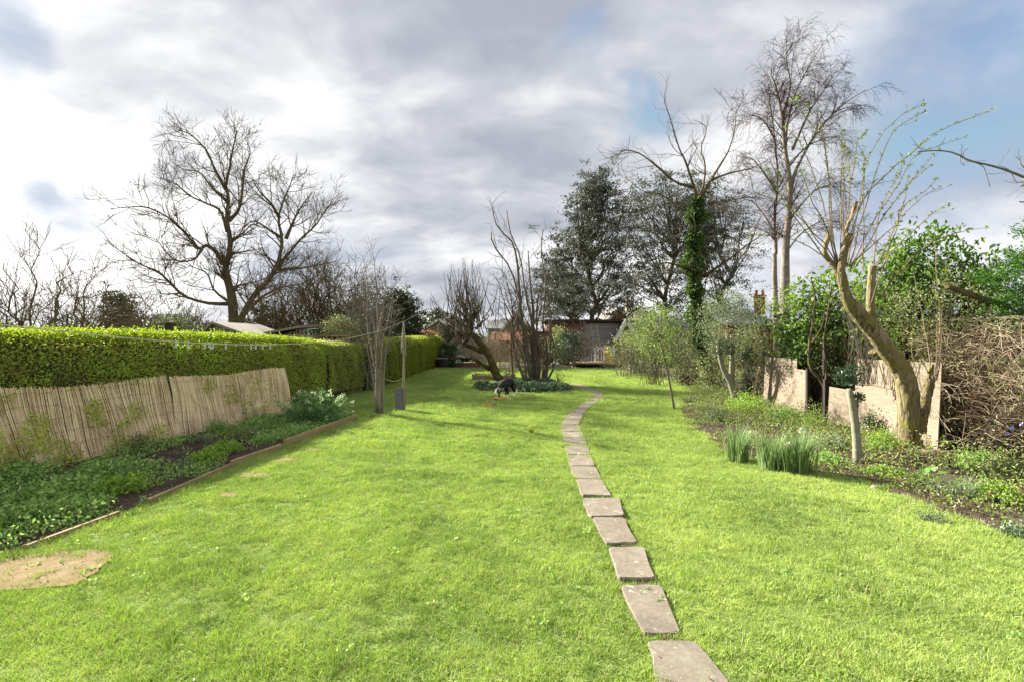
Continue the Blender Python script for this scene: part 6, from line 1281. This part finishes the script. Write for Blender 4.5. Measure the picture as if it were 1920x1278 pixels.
mb = MB(); th = np.linspace(0, 6.28, 25)[:-1]; mb.poly(np.c_[.25+1.75*np.cos(th), 18.5+1.6*np.sin(th)], -.02, .055); mb.build('island_bed', M['soil'], kind='structure', loc=(0, 0, 0))
leafbush('small_shrub', 'small bare stemmed shrub at the right end of the ivy island', 'shrub', P(1050, 700, 18), (.25, .25, .3), M['fresh'], 14, 5, .05, .05, M['greytwig'], 14, 0, rst=.012)
leafbush('small_shrub', 'pale stemmed shrub just behind the dog', 'shrub', P(955, 690, 18.5), (.3, .3, .5), M['scrubgreen'], 20, 5, .06, .05, M['greytwig'], 20, 0, rst=.014)
# planter
c = G(925, 714); root = thing('timber_planter', 'raised square timber planter behind the apple tree base', 'planter', c); x0, x1 = P(887, 0, c[1])[0], P(965, 0, c[1])[0]; y0 = c[1]; y1 = y0+1.3
for a, b in (((x0, y0), (x1, y0)), ((x1, y0), (x1, y1)), ((x1, y1), (x0, y1)), ((x0, y1), (x0, y0))):
    mb = MB(); a = np.array([*a, .14]); b = np.array([*b, .14]); d = nrm(b-a)*.02; mb.beam(a+d, b-d, .05, .28, tint=rng.uniform(.2, .7)); mb.build('side_board', M['timber'], root)
for x in (x0, x1):
    for y in (y0, y1): mb = MB(); mb.box((x, y, .16), (.08, .08, .34)); mb.build('corner_post', M['post'], root)
mb = MB(); mb.box(((x0+x1)/2, (y0+y1)/2, .11), (x1-x0-.06, 1.22, .18)); mb.build('soil', M['soil'], root)
mb = MB(); n = 260; mb.leaves(np.c_[rng.uniform(x0+.1, x1-.1, n), rng.uniform(y0+.1, y1-.1, n), .22+np.abs(rng.normal(0, .05, n))], .06); mb.build('seedlings', M['fresh'], root, kind='stuff')

# ---- dog (skin-modifier body, one continuous mesh)
m, t = new_mat('collie_coat'); tcn = t.n('ShaderNodeTexCoord'); sp_ = t.n('ShaderNodeSeparateXYZ'); t.l(tcn.outputs['Object'], sp_.inputs[0])
wt = t.n('ShaderNodeAttribute'); wt.attribute_name = 'white'; c = t.mix(wt.outputs['Fac'], (.014, .013, .016), (.62, .58, .52)); nn = tnoise(t, 40, 4); M['coat'] = finish(m, t, c, .75, nn, .5, .02, spec=.25)
def skin_obj(name, joints, edges, m, parent, root_i=0, sub=2, white=None):
    me = bpy.data.meshes.new(name); me.from_pydata([tuple(j[:3]) for j in joints], edges, []); o = bpy.data.objects.new(name, me); COL.objects.link(o)
    md = o.modifiers.new('skin', 'SKIN'); md.use_smooth_shade = True
    for i, j in enumerate(joints): me.skin_vertices[0].data[i].radius = (j[3], j[3]) if len(j) < 5 else (j[3], j[4]); me.skin_vertices[0].data[i].use_root = (i == root_i)
    s_ = o.modifiers.new('sub', 'SUBSURF'); s_.levels = sub; s_.render_levels = sub
    dg = bpy.context.evaluated_depsgraph_get(); m2 = bpy.data.meshes.new_from_object(o.evaluated_get(dg)); o.modifiers.clear(); o.data = m2; m2.materials.clear(); m2.materials.append(m)
    at = m2.attributes.new('white', 'FLOAT', 'POINT'); v = np.array([q.co[:] for q in m2.vertices]); at.data.foreach_set('value', (white(v) if white else np.zeros(len(v))).astype(np.float32))
    o.parent = parent; return o
dc = G(945, 748); root = thing('dog', 'black and white collie bending down to sniff the orange toy', 'dog', dc); root.rotation_euler = (0, 0, math.radians(-14)); root.scale = (.97, .97, .97)
# local: head toward -Y (camera), body away (+Y); x to the right
J = [(0.05, .62, .52, .12, .13), (0.02, .40, .53, .125, .14), (0, .15, .52, .135, .155), (-.02, -.05, .48, .12, .135), (-.06, -.20, .43, .085, .09), (-.10, -.32, .36, .075, .08), (-.12, -.40, .32, .07, .07), (-.13, -.50, .25, .045, .045), (-.13, -.57, .20, .03, .03),
     (-.11, .0, .36, .055), (-.15, -.02, .22, .034), (-.16, -.03, .07, .03), (-.16, -.08, .025, .035), (.10, .02, .36, .055), (.13, .0, .22, .034), (.14, -.01, .07, .03), (.14, -.06, .025, .035),
     (-.08, .62, .40, .085), (-.10, .52, .28, .05), (-.11, .66, .17, .03), (-.11, .62, .05, .03), (-.11, .57, .022, .033), (.15, .62, .40, .085), (.17, .52, .28, .05), (.18, .66, .17, .03), (.18, .62, .05, .03), (.18, .57, .022, .033),
     (.06, .78, .46, .035), (.08, .90, .34, .045), (.10, .98, .20, .04), (.11, 1.02, .12, .02)]
E = [(0, 1), (1, 2), (2, 3), (3, 4), (4, 5), (5, 6), (6, 7), (7, 8), (3, 9), (9, 10), (10, 11), (11, 12), (3, 13), (13, 14), (14, 15), (15, 16), (0, 17), (17, 18), (18, 19), (19, 20), (20, 21), (0, 22), (22, 23), (23, 24), (24, 25), (25, 26), (0, 27), (27, 28), (28, 29), (29, 30)]
def white(v):
    w = ((v[:, 2] < .16) & (v[:, 0] > .05)) | ((v[:, 2] < .07)) | ((v[:, 1] < -.12) & (v[:, 2] < .42-.25*np.abs(v[:, 0]+.07)*2) & (v[:, 1] > -.40)) | ((v[:, 1] < -.42) & (np.abs(v[:, 0]+.13) < .025)) | ((v[:, 1] < -.50))
    return w.astype(float)
skin_obj('body', J, E, M['coat'], root, 1, 2, white)
for s_ in (-1, 1): skin_obj('ear', [(-.12+s_*.05, -.37, .37, .025, .012), (-.12+s_*.10, -.36, .39, .032, .010), (-.12+s_*.135, -.37, .35, .014, .008)], [(0, 1), (1, 2)], M['coat'], root, 0, 1)
mb = MB(); hd = np.array(dc)
for s_ in (-1, 1): mb.lathe(ORG[root.name]+[-.13+s_*.045, -.455, .325], [(.001, -.012), (.012, 0), (.001, .012)], 8)
mb.lathe(ORG[root.name]+[-.13, -.60, .20], [(.001, -.016), (.018, 0), (.001, .014)], 8); mb.build('eyes_and_nose', M['blackpl'], root)
# toys and ball
c = G(938, 752); root = thing('rope_toy', 'bright orange and pink soft dog toy under the dog', 'dog toy', c)
for k in range(5):
    a = rng.uniform(0, 6.28); q = c+[rng.normal(0, .07), rng.normal(0, .05), .05]; q2 = q+np.array([math.cos(a)*.13, math.sin(a)*.08, rng.uniform(-.02, .05)]); mb = MB(); p, r = curve([[*q, .035], [*((q+q2)/2+[0, 0, .03]), .045], [*q2, .025]], 7); mb.tubes(p[None], r[None], 7, cap=True); mb.build('limb' if k else 'soft_body', M[('pink', 'orange', 'orange', 'limegreen', 'orange')[k]], root, smooth=True)
c = G(917, 762); root = thing('rope_toy', 'flat orange and grey tug toy lying left of the dog', 'dog toy', c); mb = MB(); p, r = curve([[*(c+[-.16, .0, .04]), .015], [*(c+[-.02, .02, .055]), .035], [*(c+[.10, -.01, .05]), .03]], 9, .004); mb.tubes(p[None], r[None], 7, cap=True); mb.build('strap', M['orange'], root, smooth=True)
mb = MB(); p, r = curve([[*(c+[.08, .0, .05]), .035], [*(c+[.17, .04, .05]), .04], [*(c+[.22, .06, .045]), .02]], 7); mb.tubes(p[None], r[None], 7, cap=True); mb.build('knot', M['greyplastic'], root, smooth=True)
c = G(996, 815); s_ = .072; mb = MB(); u = np.linspace(0, math.pi, 14); mb.lathe(c+[0, 0, .05], [(max(.0005, s_*math.sin(q)), s_-s_*math.cos(q)) for q in u], 22)
m, t = new_mat('ball_felt'); n_ = tnoise(t, 16, 3); cc_ = t.ramp(n_, [(.40, (.12, .13, .02)), (.46, (.42, .52, .07)), (.7, (.55, .66, .12))]); M['ball'] = finish(m, t, cc_, .8, tnoise(t, 200, 2), .3, .004); o = mb.build('ball', M['ball'], smooth=True); tag(o, 'scuffed yellow green ball lying on the open lawn', 'ball')
# ---- things behind the left hedge
for (pts_, lab) in (([(385, 634, 13.6), (428, 609, 14.4), (462, 634, 13.6)], 'pale felt shed roof peak below the forked trunk'),):
    a, b, c_ = [P(*q) for q in pts_]; root = thing('shed', lab, 'shed', ((a[0]+c_[0])/2, 14.6, 0)); mb = MB(); zr = b[2]; ze = a[2]-.05; x0, x1, xm = a[0]-.3, c_[0]+.3, b[0]
    for (p_, q_) in (((x0, ze), (xm, zr)), ((xm, zr), (x1, ze))): mb.add([(p_[0], 13.6, p_[1]), (q_[0], 13.6, q_[1]), (q_[0], 16.2, q_[1]), (p_[0], 16.2, p_[1]), (p_[0], 13.6, p_[1]+.07), (q_[0], 13.6, q_[1]+.07), (q_[0], 16.2, q_[1]+.07), (p_[0], 16.2, p_[1]+.07)], [[0, 3, 2, 1], [4, 5, 6, 7], [0, 1, 5, 4], [1, 2, 6, 5], [2, 3, 7, 6], [3, 0, 4, 7]])
    mb.build('roof', M['felt'], root); mb = MB(); mb.box((xm, 14.9, ze/2), (x1-x0-.4, 2.3, ze)); mb.add([(x0+.2, 13.75, ze), (x1-.2, 13.75, ze), (xm, 13.75, zr)], None, [[0, 1, 2]]); mb.build('wall', M['post'], root)
a = P(455, 627, 14.8); b = P(558, 609, 14.8); root = thing('shed', 'low sloping beige shed roof left of the trellis', 'shed', ((a[0]+b[0])/2, 15.5, 0)); mb = MB()
mb.add([(a[0], 14.8, a[2]-.12), (b[0], 14.8, b[2]-.1), (b[0], 17, b[2]+.02), (a[0], 17, a[2]), (a[0], 14.8, a[2]-.05), (b[0], 14.8, b[2]-.03), (b[0], 17, b[2]+.09), (a[0], 17, a[2]+.07)], [[0, 3, 2, 1], [4, 5, 6, 7], [0, 1, 5, 4], [1, 2, 6, 5], [2, 3, 7, 6], [3, 0, 4, 7]]); mb.build('roof', M['felt'], root)
mb = MB(); mb.box(((a[0]+b[0])/2, 15.9, 1.), (b[0]-a[0]-.2, 1.8, 2.0)); mb.build('wall', M['tanwall'], root)
root = thing('trellis_fence', 'brown timber trellis under the dome shaped shrub', 'trellis', P(622, 639, 16.5)*[1, 1, 0]); x0, x1 = P(590, 0, 16.5)[0], P(655, 0, 16.5)[0]
for x in np.linspace(x0, x1, 7): mb = MB(); mb.box((x, 16.5, 1.0), (.05, .05, 2.02)); mb.build('upright', M['tanwall'], root)
for z in (1.62, 1.80, 1.98): mb = MB(); mb.beam((x0, 16.46, z), (x1, 16.46, z), .03, .05); mb.build('rail', M['tanwall'], root)
mb = MB(); mb.box(((x0+x1)/2, 16.6, .75), (x1-x0, .04, 1.5)); mb.build('boards', M['post'], root)
leafbush('dome_shrub', 'dome shaped grey brown climbing shrub on top of the trellis', 'shrub', P(645, 614, 17), (.85, .7, .42), M['scrubgreen'], 90, 26, .12, .07, M['twigbrown'], 60, 0, .5, .3, rst=.01)
leafbush('conifer_bush', 'dark blue green bush between dome shrub and white frame', 'bush', P(585, 625, 18), (.35, .4, .35), M['ivydark'], 30, 20, .1, .07, M['twig'], 6, 0)
root = thing('wire_frame', 'pale wire cage frame between shed roof and trellis', 'frame', P(567, 639, 15.5)*[1, 1, 0]); mb = MB()
for px in (556, 563, 570, 577): a = P(px, 618, 15.5); mb.tubes(np.array([[a[0], 15.5, 0], a, a+[.06, .5, .05]])[None], np.full((1, 3), .015), 4)
for py in (620, 628, 636): a, b = P(554, py, 15.5), P(580, py, 15.5); mb.tubes(np.array([a, b])[None], np.full((1, 2), .012), 4)
mb.build('bars', M['white'], root)
mb = MB(); a = P(319, 612, 14); mb.box((a[0], 14, 1.15), (.22, .22, 2.35), jit=.01); o = mb.build('dark_post', M['dark']); tag(o, 'short black post standing behind the hedge left of the shed roof', 'post')
print('polys', tri_count(), 'objects', len(SC.objects))
